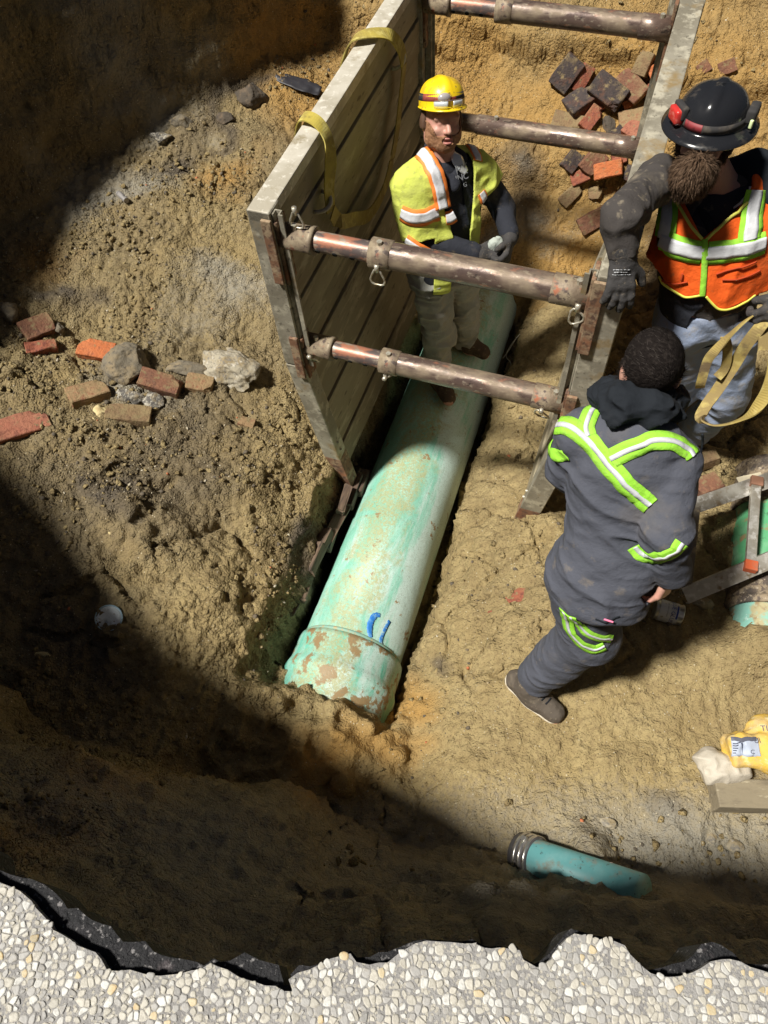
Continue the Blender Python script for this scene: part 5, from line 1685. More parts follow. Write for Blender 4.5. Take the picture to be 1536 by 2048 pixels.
        for k in range(3):
            c = an + d * (.065 + .022 * k); 
            pts = [c + s * x for x in (-.026, -.012, .012, .026)]
            drape('lace', [p_ + V3(0, 0, .03) for p_ in pts], .006, b, MAT['black_fleece'], sh, .003, .003, n=3, rows=2)
    # pink tag on the pocket
    p = hit(cv, 1216, 1241)
    bm = bmesh.new(); add_box(bm, (.030, .006, .010), p + V3(0, -.003, .004), Euler((.3, .1, -.3)).to_matrix(), .002)
    link('pocket_tag', bm, mk('pink_tag', (0.85, 0.22, 0.38), rough=.6), man)
    for path in ([(1192, 1236), (1214, 1240), (1240, 1234)],):
        drape('seam', [hit(cv0, a, b) for a, b in path], .005, cv, MAT['black_fleece'], man, .002, .003, rows=2)

def empty_child(name, parent):
    o = bpy.data.objects.new(name, None); COL.objects.link(o); o.parent = parent; o.matrix_parent_inverse = base_matrix(parent).inverted()
    return o
def np_cut_feet(fn, z, cuffs):
    def g(P):
        d = np.maximum(fn(P), z - P[:, 2])
        for p, ax, r in cuffs:
            ax = unit(ax); q = (P - (p - ax * .005)) @ ax
            near = np.linalg.norm(P - p, axis=1) < r
            d = np.where(near, np.maximum(d, q), d)
        return d
    return g
coverall_man()
# ------------------------------------------------------------------ small things in the pit
def on_ground(u, v, detail=True):
    d = np.array(D(u, v, 1.0)) - np.array((0, 0, EYE)); d /= np.linalg.norm(d)
    t = np.linspace(1.3, 8.5, 900)
    P = np.array((0, 0, EYE)) + t[:, None] * d
    z = ground(P[:, 0], P[:, 1], detail)
    b = np.where(P[:, 2] < z)[0]
    k = b[0] if len(b) else len(t) - 1
    return Vector(P[k])
def slope_at(p, e=.10):
    x = np.array([p.x - e, p.x + e, p.x, p.x]); y = np.array([p.y, p.y, p.y - e, p.y + e])
    z = ground(x, y, False)
    return Vector((-(z[1] - z[0]) / (2 * e), -(z[3] - z[2]) / (2 * e), 1)).normalized()

def brickm(name, a, b, c, dirt=.5):
    lo = .66 - .22 * dirt
    return mk(name, a, [(9, .45, .62, b), (40, .52, .66, c), (6, lo, lo + .12, (0.27, 0.20, 0.105)), (22, lo + .03, lo + .12, (0.24, 0.18, 0.095))], rough=.9, spec=.2, bump=[(22, .010), (70, .006), (200, .003)])
BR = {
 'orange': brickm('orange_brick', (0.50, 0.155, 0.060), (0.58, 0.215, 0.095), (0.36, 0.12, 0.06), .45),
 'red': brickm('red_brick', (0.30, 0.105, 0.062), (0.28, 0.085, 0.055), (0.16, 0.06, 0.05), .55),
 'pink': brickm('pinkish_red_brick', (0.36, 0.15, 0.095), (0.34, 0.115, 0.075), (0.22, 0.085, 0.06), .4),
 'dark': brickm('charred_brick', (0.070, 0.055, 0.052), (0.13, 0.065, 0.045), (0.045, 0.04, 0.04), .55),
 'brown': brickm('brown_brick', (0.20, 0.095, 0.060), (0.135, 0.075, 0.055), (0.26, 0.13, 0.075), .62),
 'tan': brickm('clay_covered_brick', (0.30, 0.195, 0.105), (0.32, 0.235, 0.13), (0.26, 0.12, 0.07), .7),
 'muddy': brickm('mud_coated_brick', (0.235, 0.155, 0.085), (0.21, 0.15, 0.085), (0.16, 0.10, 0.06), .8),
}
def brick_mesh(L, Wd, H, rough=.0035, seed=0):
    bm = bmesh.new()
    bmesh.ops.create_cube(bm, size=1)
    bmesh.ops.transform(bm, matrix=Matrix.Diagonal((L, Wd, H, 1)), verts=bm.verts)
    bmesh.ops.bevel(bm, geom=bm.edges[:], offset=min(H, Wd) * .055, segments=1, affect='EDGES')
    bmesh.ops.subdivide_edges(bm, edges=[e for e in bm.edges if e.calc_length() > .03], cuts=3, use_grid_fill=True)
    P = np.array([v.co[:] for v in bm.verts])
    n = np.stack([fbm(P * 22 + seed * 3.3, 2, 500 + k) for k in range(3)], -1) * rough
    # a chipped corner now and then
    r = np.random.default_rng(seed)
    c = np.array([r.choice((-.5, .5)) * L, r.choice((-.5, .5)) * Wd, .5 * H])
    dist = np.linalg.norm(P - c, axis=1)
    n -= (P - P.mean(0)) * (np.clip(.045 - dist, 0, 1) * 9 * r.uniform(0, 1))[:, None]
    for v, d in zip(bm.verts, n): v.co += Vector(d)
    bmesh.ops.recalc_face_normals(bm, faces=bm.faces)
    me = bpy.data.meshes.new('brick'); bm.to_mesh(me); bm.free()
    return me
NB = [0]
def brick(u1, v1, u2, v2, wpx, mat, label, hgt=.065, lift=0.0, roll=0.0, pitch=0.0, group=None, name='brick', cat='brick', rough=.0035, sink=.34, k=.97):
    a, b = on_ground(u1, v1, False), on_ground(u2, v2, False)
    c = on_ground((u1 + u2) / 2, (v1 + v2) / 2, False)
    n = slope_at(c)
    dep = c.y * CP - (c.z - EYE) * SP
    ax = (b - a); ax = ax - n * ax.dot(n)
    L = max(.04, min(ax.length * k, .34)); Wd = wpx / FPX * dep * k
    ax.normalize(); y = n.cross(ax)
    NB[0] += 1
    me = brick_mesh(L, Wd, hgt, rough, NB[0])
    me.materials.append(BR[mat] if isinstance(mat, str) else mat)
    o = bpy.data.objects.new(name, me); COL.objects.link(o)
    M = Matrix((ax, y, n)).transposed() @ Euler((roll, pitch, 0)).to_matrix()
    o.matrix_world = Matrix.Translation(c + n * (hgt * (.5 - sink) + lift)) @ M.to_4x4()
    tag(o, label, cat, group)
    return o
GL, GR = 'loose bricks on the left bank', 'bricks tipped beyond the far struts'
brick(158, 698, 232, 712, 40, 'orange', 'bright orange brick, the cleanest on the left bank', group=GL, roll=.15)
brick(45, 672, 108, 650, 44, 'brown', 'dark brown brick half in shadow at far left edge of bank', group=GL, roll=.2, hgt=.075)
brick(53, 705, 116, 696, 28, 'red', 'small broken red brick below the dark brown one', group=GL, rough=.01)
brick(138, 806, 218, 782, 48, 'tan', 'clay coated tan brick left of the small cream stone', group=GL, roll=-.25, hgt=.08)
brick(280, 762, 362, 786, 40, 'brown', 'brown brick with clay lump lying across speckled rubble', group=GL, roll=.15, lift=.02, hgt=.07)
brick(212, 832, 305, 840, 42, 'muddy', 'pale brown brick lowest of the left bank cluster', group=GL, roll=-.1, hgt=.08)
brick(-12, 874, 100, 840, 50, 'pink', 'large pinkish red brick at left picture edge', group=GL, roll=.05, hgt=.07)
brick(372, 765, 428, 775, 40, 'tan', 'half buried tan brick end beside flat grey stone', group=GL, sink=.5)
brick(478, 842, 508, 852, 22, 'tan', 'small square brick fragment alone below the big rock', group=GL, hgt=.03)
brick(1118, 178, 1162, 120, 44, 'dark', 'biggest brick of the pile, dark with orange patch, uppermost left', group=GR, roll=.25, hgt=.085, lift=.05)
brick(1152, 185, 1184, 132, 24, 'red', 'narrow red brick leaning against right side of the biggest dark brick', group=GR, roll=.5, hgt=.07, lift=.03)
brick(1190, 165, 1246, 208, 46, 'dark', 'blackened grey brick slanting across the middle of the pile', group=GR, roll=-.2, hgt=.085, lift=.08)
brick(1134, 228, 1188, 190, 46, 'dark', 'charred brick with brown side under the slanting grey one', group=GR, roll=-.3, hgt=.085, lift=.02)
brick(1242, 150, 1290, 198, 40, 'brown', 'red brown brick slanting down to the right panel', group=GR, roll=-.2, hgt=.075, lift=.03)
brick(1278, 152, 1298, 104, 32, 'muddy', 'rounded brown brick standing on end above the pile', group=GR, hgt=.06)
brick(1300, 152, 1336, 130, 26, 'orange', 'orange red brick touching the right panel', group=GR, hgt=.06)
brick(1182, 222, 1210, 208, 24, 'red', 'small red brick end below the slanting grey brick', group=GR, hgt=.06)
brick(1164, 264, 1196, 222, 28, 'red', 'long red brick pointing up under the charred brick', group=GR, roll=.3, hgt=.07, lift=.02)
brick(1104, 240, 1164, 256, 36, 'muddy', 'clay covered slab brick at left end of the pile', group=GR, hgt=.06)
brick(1236, 246, 1300, 232, 34, 'tan', 'dirt covered brick lying flat above the far lower strut end', group=GR, hgt=.06)
brick(1250, 256, 1282, 276, 34, 'pink', 'pale red brick right beside the far lower strut end', group=GR, hgt=.06, lift=.02)
brick(1226, 276, 1244, 256, 20, 'dark', 'black lump of brick above the far lower strut', group=GR, hgt=.05, rough=.012)
brick(1130, 340, 1156, 305, 30, 'dark', 'dark brick under the far lower strut, left one', group=GR, hgt=.07, roll=.2)
brick(1166, 345, 1204, 304, 36, 'brown', 'brown brick under the far lower strut, wide one', group=GR, hgt=.07, roll=.2, lift=.02)
brick(1190, 346, 1248, 334, 30, 'orange', 'long clean orange brick below the far lower strut', group=GR, hgt=.075, lift=.03)
brick(1222, 322, 1254, 314, 22, 'red', 'red brick behind the long orange brick', group=GR, hgt=.06)
brick(1144, 362, 1180, 345, 26, 'red', 'red brick end in the strut shadow', group=GR, hgt=.06)
brick(1254, 362, 1266, 330, 20, 'dark', 'dark brick end against the panel foot', group=GR, hgt=.06)
brick(1122, 408, 1160, 372, 26, 'muddy', 'long grey brown brick pointing down left below the strut shadow', group=GR, hgt=.065, roll=.1)
brick(1172, 384, 1206, 388, 24, 'muddy', 'flat mud coloured brick piece under the pile', group=GR, hgt=.04, rough=.012)
brick(1158, 458, 1218, 424, 34, 'brown', 'long dark red brick nearest to the bearded man\'s elbow', group=GR, hgt=.075, roll=.3)
brick(1216, 408, 1232, 400, 16, 'orange', 'small orange brick fragment near the bearded man\'s elbow', group=GR, hgt=.04)
brick(1246, 214, 1272, 202, 16, 'orange', 'small orange brick corner showing under the red brown brick', group=GR, hgt=.05)
brick(1296, 186, 1316, 172, 26, 'red', 'red brick end tucked behind the right panel edge', group=GR, hgt=.05)
brick(1396, 146, 1420, 128, 22, 'brown', 'brown brick outside the right panel above the black hat', group=GR, hgt=.05)
brick(1436, 142, 1472, 128, 26, 'brown', 'brown brick in the bank right of the black hat top', group=GR, hgt=.05, sink=.5)
brick(1396, 926, 1432, 916, 32, 'muddy', 'muddy brick at the bearded man\'s boot', hgt=.07)
brick(1390, 985, 1438, 968, 42, 'brown', 'brown brick between boot and ladder', hgt=.07)
brick(1010, 1196, 1066, 1190, 34, 'red', 'red brick buried flush in floor, the larger of two', hgt=.06, sink=.88, rough=.012)
brick(1090, 1182, 1122, 1168, 36, 'pink', 'red brick buried beside the coverall man\'s leg', hgt=.06, sink=.88, rough=.012)
brick(972, 1228, 998, 1222, 16, 'red', 'small red brick scrap in the floor near the pipe', hgt=.04, sink=.8, rough=.012)

# rocks
def rock(u, v, w, h, d, mat, label, name='rock', seed=1, rot=0.0, sub=4, jag=.22, group=None, sink=.3, cat='rock', edge=.5):
    c = on_ground(u, v, False); n = slope_at(c)
    dep = c.y * CP - (c.z - EYE) * SP
    s = dep / FPX
    bm = bmesh.new(); bmesh.ops.create_icosphere(bm, subdivisions=sub, radius=1)
    P = np.array([q.co[:] for q in bm.verts])
    r = np.random.default_rng(seed)
    # facets: clip the ball by random planes
    for _ in range(12):
        nn = unit(r.normal(size=3)); lim = r.uniform(.55, .85)
        dd = P @ nn
        P = P - np.maximum(dd - lim, 0)[:, None] * nn
    P = P * (1 + jag * fbm(P * 1.6 + seed, 4, 600)[:, None] * .6) + .035 * np.stack([fbm(P * 7 + seed, 3, 610 + k) for k in range(3)], -1)
    P *= np.array([w * s / 2 * 1.15, h * s / 2 * 1.15, d])
    for q, p in zip(bm.verts, P): q.co = Vector(p)
    me = bpy.data.meshes.new(name); bm.to_mesh(me); bm.free()
    me.materials.append(mat)
    me.polygons.foreach_set('use_smooth', [sub > 3] * len(me.polygons))
    o = bpy.data.objects.new(name, me); COL.objects.link(o)
    x = Vector((1, 0, 0)); x = (x - n * x.dot(n)).normalized(); y = n.cross(x)
    o.matrix_world = Matrix.Translation(c + n * d * (1 - 2 * sink) * .8) @ Matrix((x, y, n)).transposed().to_4x4() @ Matrix.Rotation(rot, 4, 'Z')
    return tag(o, label, cat, group)
asph = mk('old_asphalt_rubble', (0.115, 0.105, 0.095), [(40, .52, .60, (0.36, 0.33, 0.27)), (90, .55, .62, (0.45, 0.42, 0.35)), (12, .55, .68, (0.26, 0.20, 0.115))], rough=.85, bump=[(60, .008)])
conc = mk('pale_concrete_rubble', (0.36, 0.32, 0.24), [(12, .45, .62, (0.28, 0.22, 0.13)), (60, .52, .62, (0.20, 0.18, 0.15)), (30, .58, .66, (0.50, 0.46, 0.38))], rough=.9, bump=[(50, .008)])
greyr = mk('grey_clay_stone', (0.17, 0.145, 0.105), [(14, .45, .62, (0.245, 0.19, 0.115)), (50, .55, .65, (0.10, 0.085, 0.065))], rough=.9, bump=[(50, .008)])
cream = mk('cream_stone', (0.56, 0.46, 0.24), [(30, .5, .66, (0.45, 0.34, 0.16))], rough=.85, bump=[(70, .004)])
darkr = mk('dark_earth_lump', (0.075, 0.06, 0.045), [(20, .5, .65, (0.14, 0.10, 0.065))], rough=.95, bump=[(40, .01)])
rock(462, 742, 112, 92, .085, conc, 'big speckled concrete rock lying alone near the left panel', seed=21, rot=-.75, sub=5, cat='rock')
rock(258, 735, 84, 88, .085, greyr, 'tall blocky grey chunk in the middle of the left brick cluster', seed=34, rot=.7, sub=5, jag=.15)
rock(370, 740, 84, 36, .04, greyr, 'flat grey stone behind the brown brick on the left bank', seed=45, sub=4)
rock(255, 797, 64, 40, .04, asph, 'speckled black and white asphalt lump under the brown brick, left half', seed=52, sub=4)
rock(304, 805, 46, 34, .035, asph, 'speckled asphalt lump under the brown brick, right half', seed=58, sub=4)
rock(204, 834, 36, 44, .03, cream, 'small cream coloured stone between two tan bricks', seed=61, rot=.5, sub=4)
rock(118, 660, 26, 26, .03, greyr, 'small grey stone right of the dark brown brick', seed=63, sub=3)
rock(20, 635, 42, 50, .06, greyr, 'round stone in deep shadow at left edge', seed=66, sub=4)
rock(505, 195, 62, 52, .07, darkr, 'dark rounded lump under the far left wall', seed=71, sub=4)
rock(455, 240, 40, 26, .04, darkr, 'dark lump of earth beside the rounded one', seed=73, sub=4)
rock(362, 250, 50, 30, .05, greyr, 'grey slab of broken road at the bank top', seed=75, sub=4)
rock(322, 278, 46, 24, .04, asph, 'asphalt slab at the bank top left of the grey slab', seed=77, sub=4)
rock(462, 700, 20, 14, .015, conc, 'small pale stone just above the big speckled rock', seed=80, sub=3)
rock(228, 1066, 24, 20, .015, cream, 'small ochre stone on the bank above the round lid', seed=82, sub=3)
rock(1214, 1646, 36, 20, .012, conc, 'pale flat stone right of the small blue pipe', seed=84, sub=3, rot=-.4)
rock(1470, 1692, 32, 26, .015, conc, 'pale angular stone at bottom right below the timber', seed=86, sub=3)
rock(1424, 1676, 18, 24, .012, conc, 'narrow pale stone left of the angular one', seed=88, sub=3)
rock(1300, 1172, 34, 32, .04, greyr, 'grey stone by the can behind the hand', seed=90, sub=3)
rock(1404, 1212, 40, 30, .04, conc, 'grey concrete lump under the ladder rail', seed=92, sub=4)
rock(1218, 252, 26, 40, .03, darkr, 'dark stone among the far bricks', seed=94, sub=3)
rock(86, 1310, 30, 16, .015, cream, 'ochre stone in the shade near the left edge', seed=96, sub=3)
rock(1384, 1396, 44, 22, .012, conc, 'pale crumbled lump on open floor above the yellow bag', seed=98, sub=4)
rock(610, 1000, 60, 70, .06, MAT['soil'], 'clay lump at the bank edge beside the panel foot', seed=99, sub=4, name='clay_lump', cat='clay lump')

# scrap: black plastic sheet, grey tube
sh = on_ground(596, 172, False); n = slope_at(sh)
bm = bmesh.new()
nx_, ny_ = 22, 9
x = Vector((1, -.25, 0)); x = (x - n * x.dot(n)).normalized(); y = n.cross(x)
gridv = []
for i in range(nx_):
    for j in range(ny_):
        a, b = i / (nx_ - 1) - .5, j / (ny_ - 1) - .5
        wd = .11 * (1 + .5 * float(vnoise(np.array([[i * .35, 1.5, 2.5]]), 901)[0])) * (1.1 - abs(a))
        q = sh + x * a * .30 + y * b * wd + n * (.016 + .014 * float(fbm(np.array([[i * .21, j * .3, 4.2]]), 2, 900)[0]))
        gridv.append(bm.verts.new(q))
for i in range(nx_ - 1):
    for j in range(ny_ - 1):
        bm.faces.new((gridv[i * ny_ + j], gridv[i * ny_ + j + 1], gridv[(i + 1) * ny_ + j + 1], gridv[(i + 1) * ny_ + j]))
o = link('plastic_scrap', bm, mk('torn_black_plastic', (0.028, 0.027, 0.033), [(30, .6, .7, (0.16, 0.12, 0.07))], rough=.5), smooth=True)
so = o.modifiers.new('t', 'SOLIDIFY'); so.thickness = .003
tag(o, 'torn black plastic scrap on the orange sand beside the left panel', 'plastic scrap')
g = on_ground(247, 400, False)
bm = bmesh.new(); add_cyl(bm, g + Vector((-.03, .035, .02)), g + Vector((.03, -.035, .02)), .017, seg=14)
tag(link('pipe_offcut', bm, mk('dull_grey_metal', (0.33, 0.31, 0.30), [(30, .5, .62, (0.15, 0.14, 0.14))], rough=.5, metal=.4)), 'short dull grey metal offcut on the bank under the far left wall', 'metal offcut')

# round lid
c = on_ground(218, 1237); n = (slope_at(c) + Vector((.1, -.25, .3))).normalized()
lidr = .060
lid = frame('round_lid', c + n * .012, n, (0, 1, 0), 'round pale blue metal can lid lying on shaded soil at left', 'lid')
bm = bmesh.new(); lathe(bm, [(0, .0005), (.001, lidr * .70), (.004, lidr * .78), (.001, lidr * .84), (.0005, lidr * .90)], 40)
link('disc', bm, mk('lid_disc', (0.72, 0.78, 0.82), [(14, .5, .64, (0.30, 0.34, 0.38)), (40, .6, .68, (0.24, 0.19, 0.12))], rough=.6), lid, smooth=True)
bm = bmesh.new(); lathe(bm, [(-.006, lidr), (.004, lidr), (.006, lidr * .97), (.004, lidr * .93), (.0005, lidr * .90)], 40)
link('rim', bm, mk('lid_rim', (0.34, 0.50, 0.60), [(20, .5, .66, (0.5, 0.55, 0.58))], rough=.5), lid, smooth=True)
finish_frame(lid)

# can lying beside the hand
c = on_ground(1336, 1226); a_, b_ = W(1308, 1216, c.z + .05), W(1364, 1232, c.z + .05)
CR, CLn = .047, .118
can = frame('cement_can', (a_ + b_) / 2, (b_ - a_), label='dented can with white label lying beside the coverall man\'s bare hand', cat='can')
tin = mk('tin_plate', (0.52, 0.52, 0.50), [(20, .5, .64, (0.34, 0.31, 0.26))], rough=.3, metal=.75)
bm = bmesh.new(); lathe(bm, [(-CLn / 2, .001), (-CLn / 2, CR * .9), (-CLn / 2 + .004, CR + .002), (-CLn / 2 + .008, CR), (CLn / 2 - .008, CR), (CLn / 2 - .004, CR + .003), (CLn / 2, CR + .002), (CLn / 2, CR * .9), (CLn / 2 - .005, CR * .88), (CLn / 2 - .006, .001)], 36)
link('tin', bm, tin, can, smooth=True)
bm = bmesh.new(); lathe(bm, [(-CLn / 2 + .016, CR + .0008), (CLn / 2 - .022, CR + .0008)], 36)
link('paper_label', bm, mk('can_label', (0.55, 0.57, 0.62), [(14, .5, .6, (0.42, 0.44, 0.50)), (50, .58, .66, (0.30, 0.26, 0.2)), (6, .58, .66, (0.28, 0.36, 0.13))], rough=.5), can, smooth=True)
def wrap_text(txt, size, xc, ang, mat, parent, r, nm='lettering'):
    cu = bpy.data.curves.new('t', 'FONT'); cu.body = txt; cu.size = size; cu.align_x = 'CENTER'; cu.align_y = 'CENTER'; cu.resolution_u = 3
    to = bpy.data.objects.new('t', cu); COL.objects.link(to); bpy.context.view_layer.update()
    me = bpy.data.meshes.new_from_object(to.evaluated_get(bpy.context.evaluated_depsgraph_get())); bpy.data.objects.remove(to)
    bm = bmesh.new(); bm.from_mesh(me); bmesh.ops.subdivide_edges(bm, edges=[e for e in bm.edges if e.calc_length() > .008], cuts=2)
    for v in bm.verts:
        # reading direction runs round the can, letters upright along the axis
        th = ang - v.co.x / r
        v.co = Vector((xc + v.co.y, math.sin(th) * r, math.cos(th) * r))
    return link(nm, bm, mat, parent)
bl = mk('blue_print', (0.02, 0.05, 0.32), rough=.5)
wrap_text('BLUE GLUE', .024, .012, -.30, bl, can, CR + .0016)
wrap_text('pvc pipe cement', .010, -.010, -.3, mk('grey_print', (0.12, 0.13, 0.16), rough=.5), can, CR + .0016)
bm = bmesh.new(); 
rows_ = []
for i in range(9):
    th = -1.0 + 1.3 * i / 8; rows_.append([bm.verts.new((x_, math.sin(th) * (CR + .0014), math.cos(th) * (CR + .0014))) for x_ in (.026, .034)])
for A_, B_ in zip(rows_, rows_[1:]): bm.faces.new((A_[0], A_[1], B_[1], B_[0]))
link('label_stripe', bm, bl, can)
finish_frame(can)

# short blue pipe stub under the road edge
a_, b_ = on_ground(1058, 1716, False) + Vector((0, 0, .035)), on_ground(1215, 1766, False) + Vector((0, .02, -.105))
stub = frame('pipe_stub', a_, b_ - a_, label='short teal pipe stub with steel clamp sticking out of the soil below the road', cat='pipe')
SL, SR = (b_ - a_).length, .068
teal = mk('teal_pipe', (0.15, 0.42, 0.43), [(5, .45, .6, (0.26, 0.50, 0.50)), (14, .56, .66, (0.30, 0.33, 0.28)), (8, .6, .7, (0.25, 0.20, 0.13)), (45, .62, .68, (0.08, 0.16, 0.16))], rough=.45)
bm = bmesh.new(); lathe(bm, [(.0, SR), (SL + .16, SR), (SL + .16, .001)], 40); link('barrel', bm, teal, stub, smooth=True)
bm = bmesh.new(); lathe(bm, [(-.050, SR * .80), (-.052, SR + .006), (.004, SR + .010), (.028, SR + .010), (.030, SR)], 40); link('rubber_sleeve', bm, mk('grey_rubber', (0.10, 0.095, 0.10), [(20, .5, .62, (0.25, 0.23, 0.21))], rough=.6), stub, smooth=True)
clampm = mk('shiny_steel_band', (0.68, 0.66, 0.62), [(60, .55, .65, (0.35, 0.3, 0.25))], rough=.28, metal=.85)
for x0 in (-.030, -.008, .014):
    bm = bmesh.new(); lathe(bm, [(x0, SR + .0095), (x0, SR + .0125), (x0 + .013, SR + .0125), (x0 + .013, SR + .0095)], 40); link('clamp_band', bm, clampm, stub, smooth=True)
bm = bmesh.new(); add_box(bm, (.022, .016, .02), (.0, .035, SR + .006), None, .003); link('clamp_screw', bm, clampm, stub)
bm = bmesh.new(); lathe(bm, [(-.0515, .001), (-.0515, SR * .8)], 40); link('end_shade_disc', bm, mk('pipe_end_shadow', (0.05, 0.05, 0.055), rough=.8), stub, smooth=True)  # dark disc paints the shade inside the open pipe end
finish_frame(stub)
c = on_ground(1224, 1748, False)
bm = bmesh.new(); add_tube(bm, [c + Vector(q) for q in ((-.012, .03, .05), (-.012, .0, .05), (-.010, -.03, .035), (.012, -.030, .035), (.02, -.012, .04), (.014, -.002, .045))], [.007, .010, .010, .009, .008, .005], 8)
tag(link('pipe_hook', bm, mk('pinkish_plastic', (0.52, 0.40, 0.33), rough=.6), smooth=True), 'small pinkish curved plastic piece at the buried end of the teal pipe stub', 'plastic piece')

# second green pipe at the right with couplings
A0 = W(1452, 1262, .02) + Vector((.172, 0, 0)); B0 = W(1472, 1000, .02) + Vector((.172, 0, 0))
A0.z = B0.z = .0
p2 = frame('green_pipe', A0, B0 - A0, label='shorter green pipe with two dark rubber couplings at the right edge', cat='pipe')
R2 = .160; L2 = (B0 - A0).length
grn = mk('bright_green_pipe', (0.10, 0.36, 0.17), [(5, .45, .6, (0.20, 0.42, 0.25)), (12, .56, .64, (0.30, 0.21, 0.11)), (40, .6, .68, (0.07, 0.17, 0.09))], rough=.5, bump=[(40, .002)])
tq = mk('turquoise_pipe', (0.24, 0.50, 0.42), [(7, .48, .56, (0.40, 0.36, 0.21)), (20, .55, .64, (0.30, 0.22, 0.12)), (40, .6, .68, (0.42, 0.62, 0.55))], rough=.5, bump=[(40, .003)])
rub = mk('muddy_rubber_coupling', (0.075, 0.06, 0.05), [(14, .42, .54, (0.27, 0.21, 0.14)), (45, .52, .6, (0.10, 0.075, 0.06)), (70, .6, .66, (0.42, 0.35, 0.26))], rough=.75, bump=[(40, .006)])
bm = bmesh.new(); lathe(bm, [(-.14, R2 - .006), (.10, R2 - .006)], 56); link('bell', bm, tq, p2, smooth=True)
bm = bmesh.new(); lathe(bm, [(.16, R2), (L2 + .02, R2)], 56); link('barrel', bm, grn, p2, smooth=True)
def coupling(x0, x1):
    bm = bmesh.new(); lathe(bm, [(x0, R2 + .002), (x0, R2 + .014), (x0 + .03, R2 + .018), (x0 + .035, R2 + .012), (x0 + .05, R2 + .012), (x1 - .05, R2 + .014), (x1 - .035, R2 + .013), (x1 - .03, R2 + .018), (x1, R2 + .014), (x1, R2 + .002)], 56)
    cp = link('coupling', bm, rub, p2, smooth=True)
    for x_ in (x0 + .036, x1 - .048):
        bm = bmesh.new(); lathe(bm, [(x_, R2 + .0125), (x_, R2 + .0165), (x_ + .012, R2 + .0165), (x_ + .012, R2 + .0125)], 56); link('clamp_band', bm, mk('black_band', (0.03, 0.027, 0.025), [(30, .5, .6, (0.2, 0.16, 0.11))], rough=.5, metal=.4), cp, smooth=True)
coupling(.06, .26); coupling(L2 - .10, L2 + .16)
finish_frame(p2)

# ladder across it
LZ = .24
ul, ur, ll, lr = W(1388, 1012, LZ), W(1640, 925, LZ + .05), W(1368, 1192, LZ - .08), W(1640, 1078, LZ + .05)
lad = empty('ladder', (ul + ll) / 2, 'worn aluminium ladder with orange rung ends lying across the green pipe', 'ladder')
alu = mk('worn_aluminium', (0.45, 0.43, 0.38), [(8, .45, .6, (0.30, 0.27, 0.22)), (30, .52, .62, (0.58, 0.56, 0.52)), (12, .6, .68, (0.24, 0.18, 0.11))], rough=.45, metal=.45, bump=[(60, .001)])
def rail(a, b):
    bm = bmesh.new()
    d = (b - a); L = d.length; x = d.normalized(); z = Vector((0, -.45, .9)); z = (z - x * z.dot(x)).normalized(); y = z.cross(x)
    prof = [(-.035, -.016), (.035, -.016), (.035, .016), (.029, .016), (.029, -.010), (-.029, -.010), (-.029, .016), (-.035, .016)]
    R_ = [[bm.verts.new(a + x * t + y * p + z * -q) for p, q in prof] for t in (0, L)]
    for k in range(8): bm.faces.new((R_[0][k], R_[0][(k + 1) % 8], R_[1][(k + 1) % 8], R_[1][k]))
    bm.faces.new(R_[0]); bm.faces.new(list(reversed(R_[1]))); bmesh.ops.recalc_face_normals(bm, faces=bm.faces)
    return link('rail', bm, alu, lad)
rail(ul - (ur - ul) * .0, ur); rail(ll, lr)
def rung(f, dark=False):
    a, b = ul.lerp(ur, f), ll.lerp(lr, f)
    bm = bmesh.new(); d = (b - a).normalized(); x = (ur - ul).normalized(); n = d.cross(x).normalized(); x = n.cross(d)
    M = Matrix((x, d, n)).transposed()
    add_box(bm, (.040, (b - a).length - .0, .026), (a + b) / 2 + Vector((0, 0, .022 if not dark else 0)), M, .003)
    rg = link('rung', bm, alu if not dark else mk('muddy_rung', (0.13, 0.11, 0.085), [(20, .5, .6, (0.25, 0.2, 0.13))], rough=.8), lad)
    if not dark:
        om = mk('faded_orange_cap', (0.62, 0.12, 0.04), [(20, .5, .62, (0.45, 0.15, 0.08))], rough=.6)
        for q in (a, b):
            bm = bmesh.new(); add_box(bm, (.052, .046, .034), q + Vector((0, 0, .026)), M, .004); link('orange_cap', bm, om if q is b else mk('rusty_cap', (0.32, 0.16, 0.10), rough=.7), rg)
rung(.47); rung(0.01, True)
p = ul.lerp(ur, .44) + Vector((0, .035, .02))
bm = bmesh.new(); add_box(bm, (.12, .03, .006), p, Euler((.1, 0, .25)).to_matrix(), .002); link('rail_bracket', bm, mk('cream_bracket', (0.62, 0.55, 0.40), rough=.6), lad)

# timber and torn bag
tz = height_at(1.30, .80)
ta, tb, tc_ = W(1428, 1560, tz + .07), W(1640, 1566, tz + .07), W(1432, 1600, tz + .07)
bm = bmesh.new()
x = (tb - ta).normalized(); n = Vector((0, 0, 1)); y = n.cross(x)
add_box(bm, ((tb - ta).length, .105, .095), (ta + tb) / 2 - y * .045 + Vector((0, 0, -.045)), Matrix((x, y, n)).transposed(), .006)
tag(link('timber_beam', bm, mk('grey_muddy_timber', (0.235, 0.195, 0.13), [(4, .45, .6, (0.30, 0.25, 0.165)), (16, .5, .62, (0.17, 0.14, 0.095)), (30, .62, .7, (0.42, 0.37, 0.26))], rough=.85, stretch=(.3, 1, 1), bump=[(50, .004)])), 'squared grey timber beam under the yellow bag at right edge', 'timber')
bag = empty('cement_bag', W(1470, 1520, tz + .08), 'crumpled yellow paper cement bag dropped on the timber beam', 'bag')
def bagpt(u, v, h): return np.array(W(u, v, tz + h))
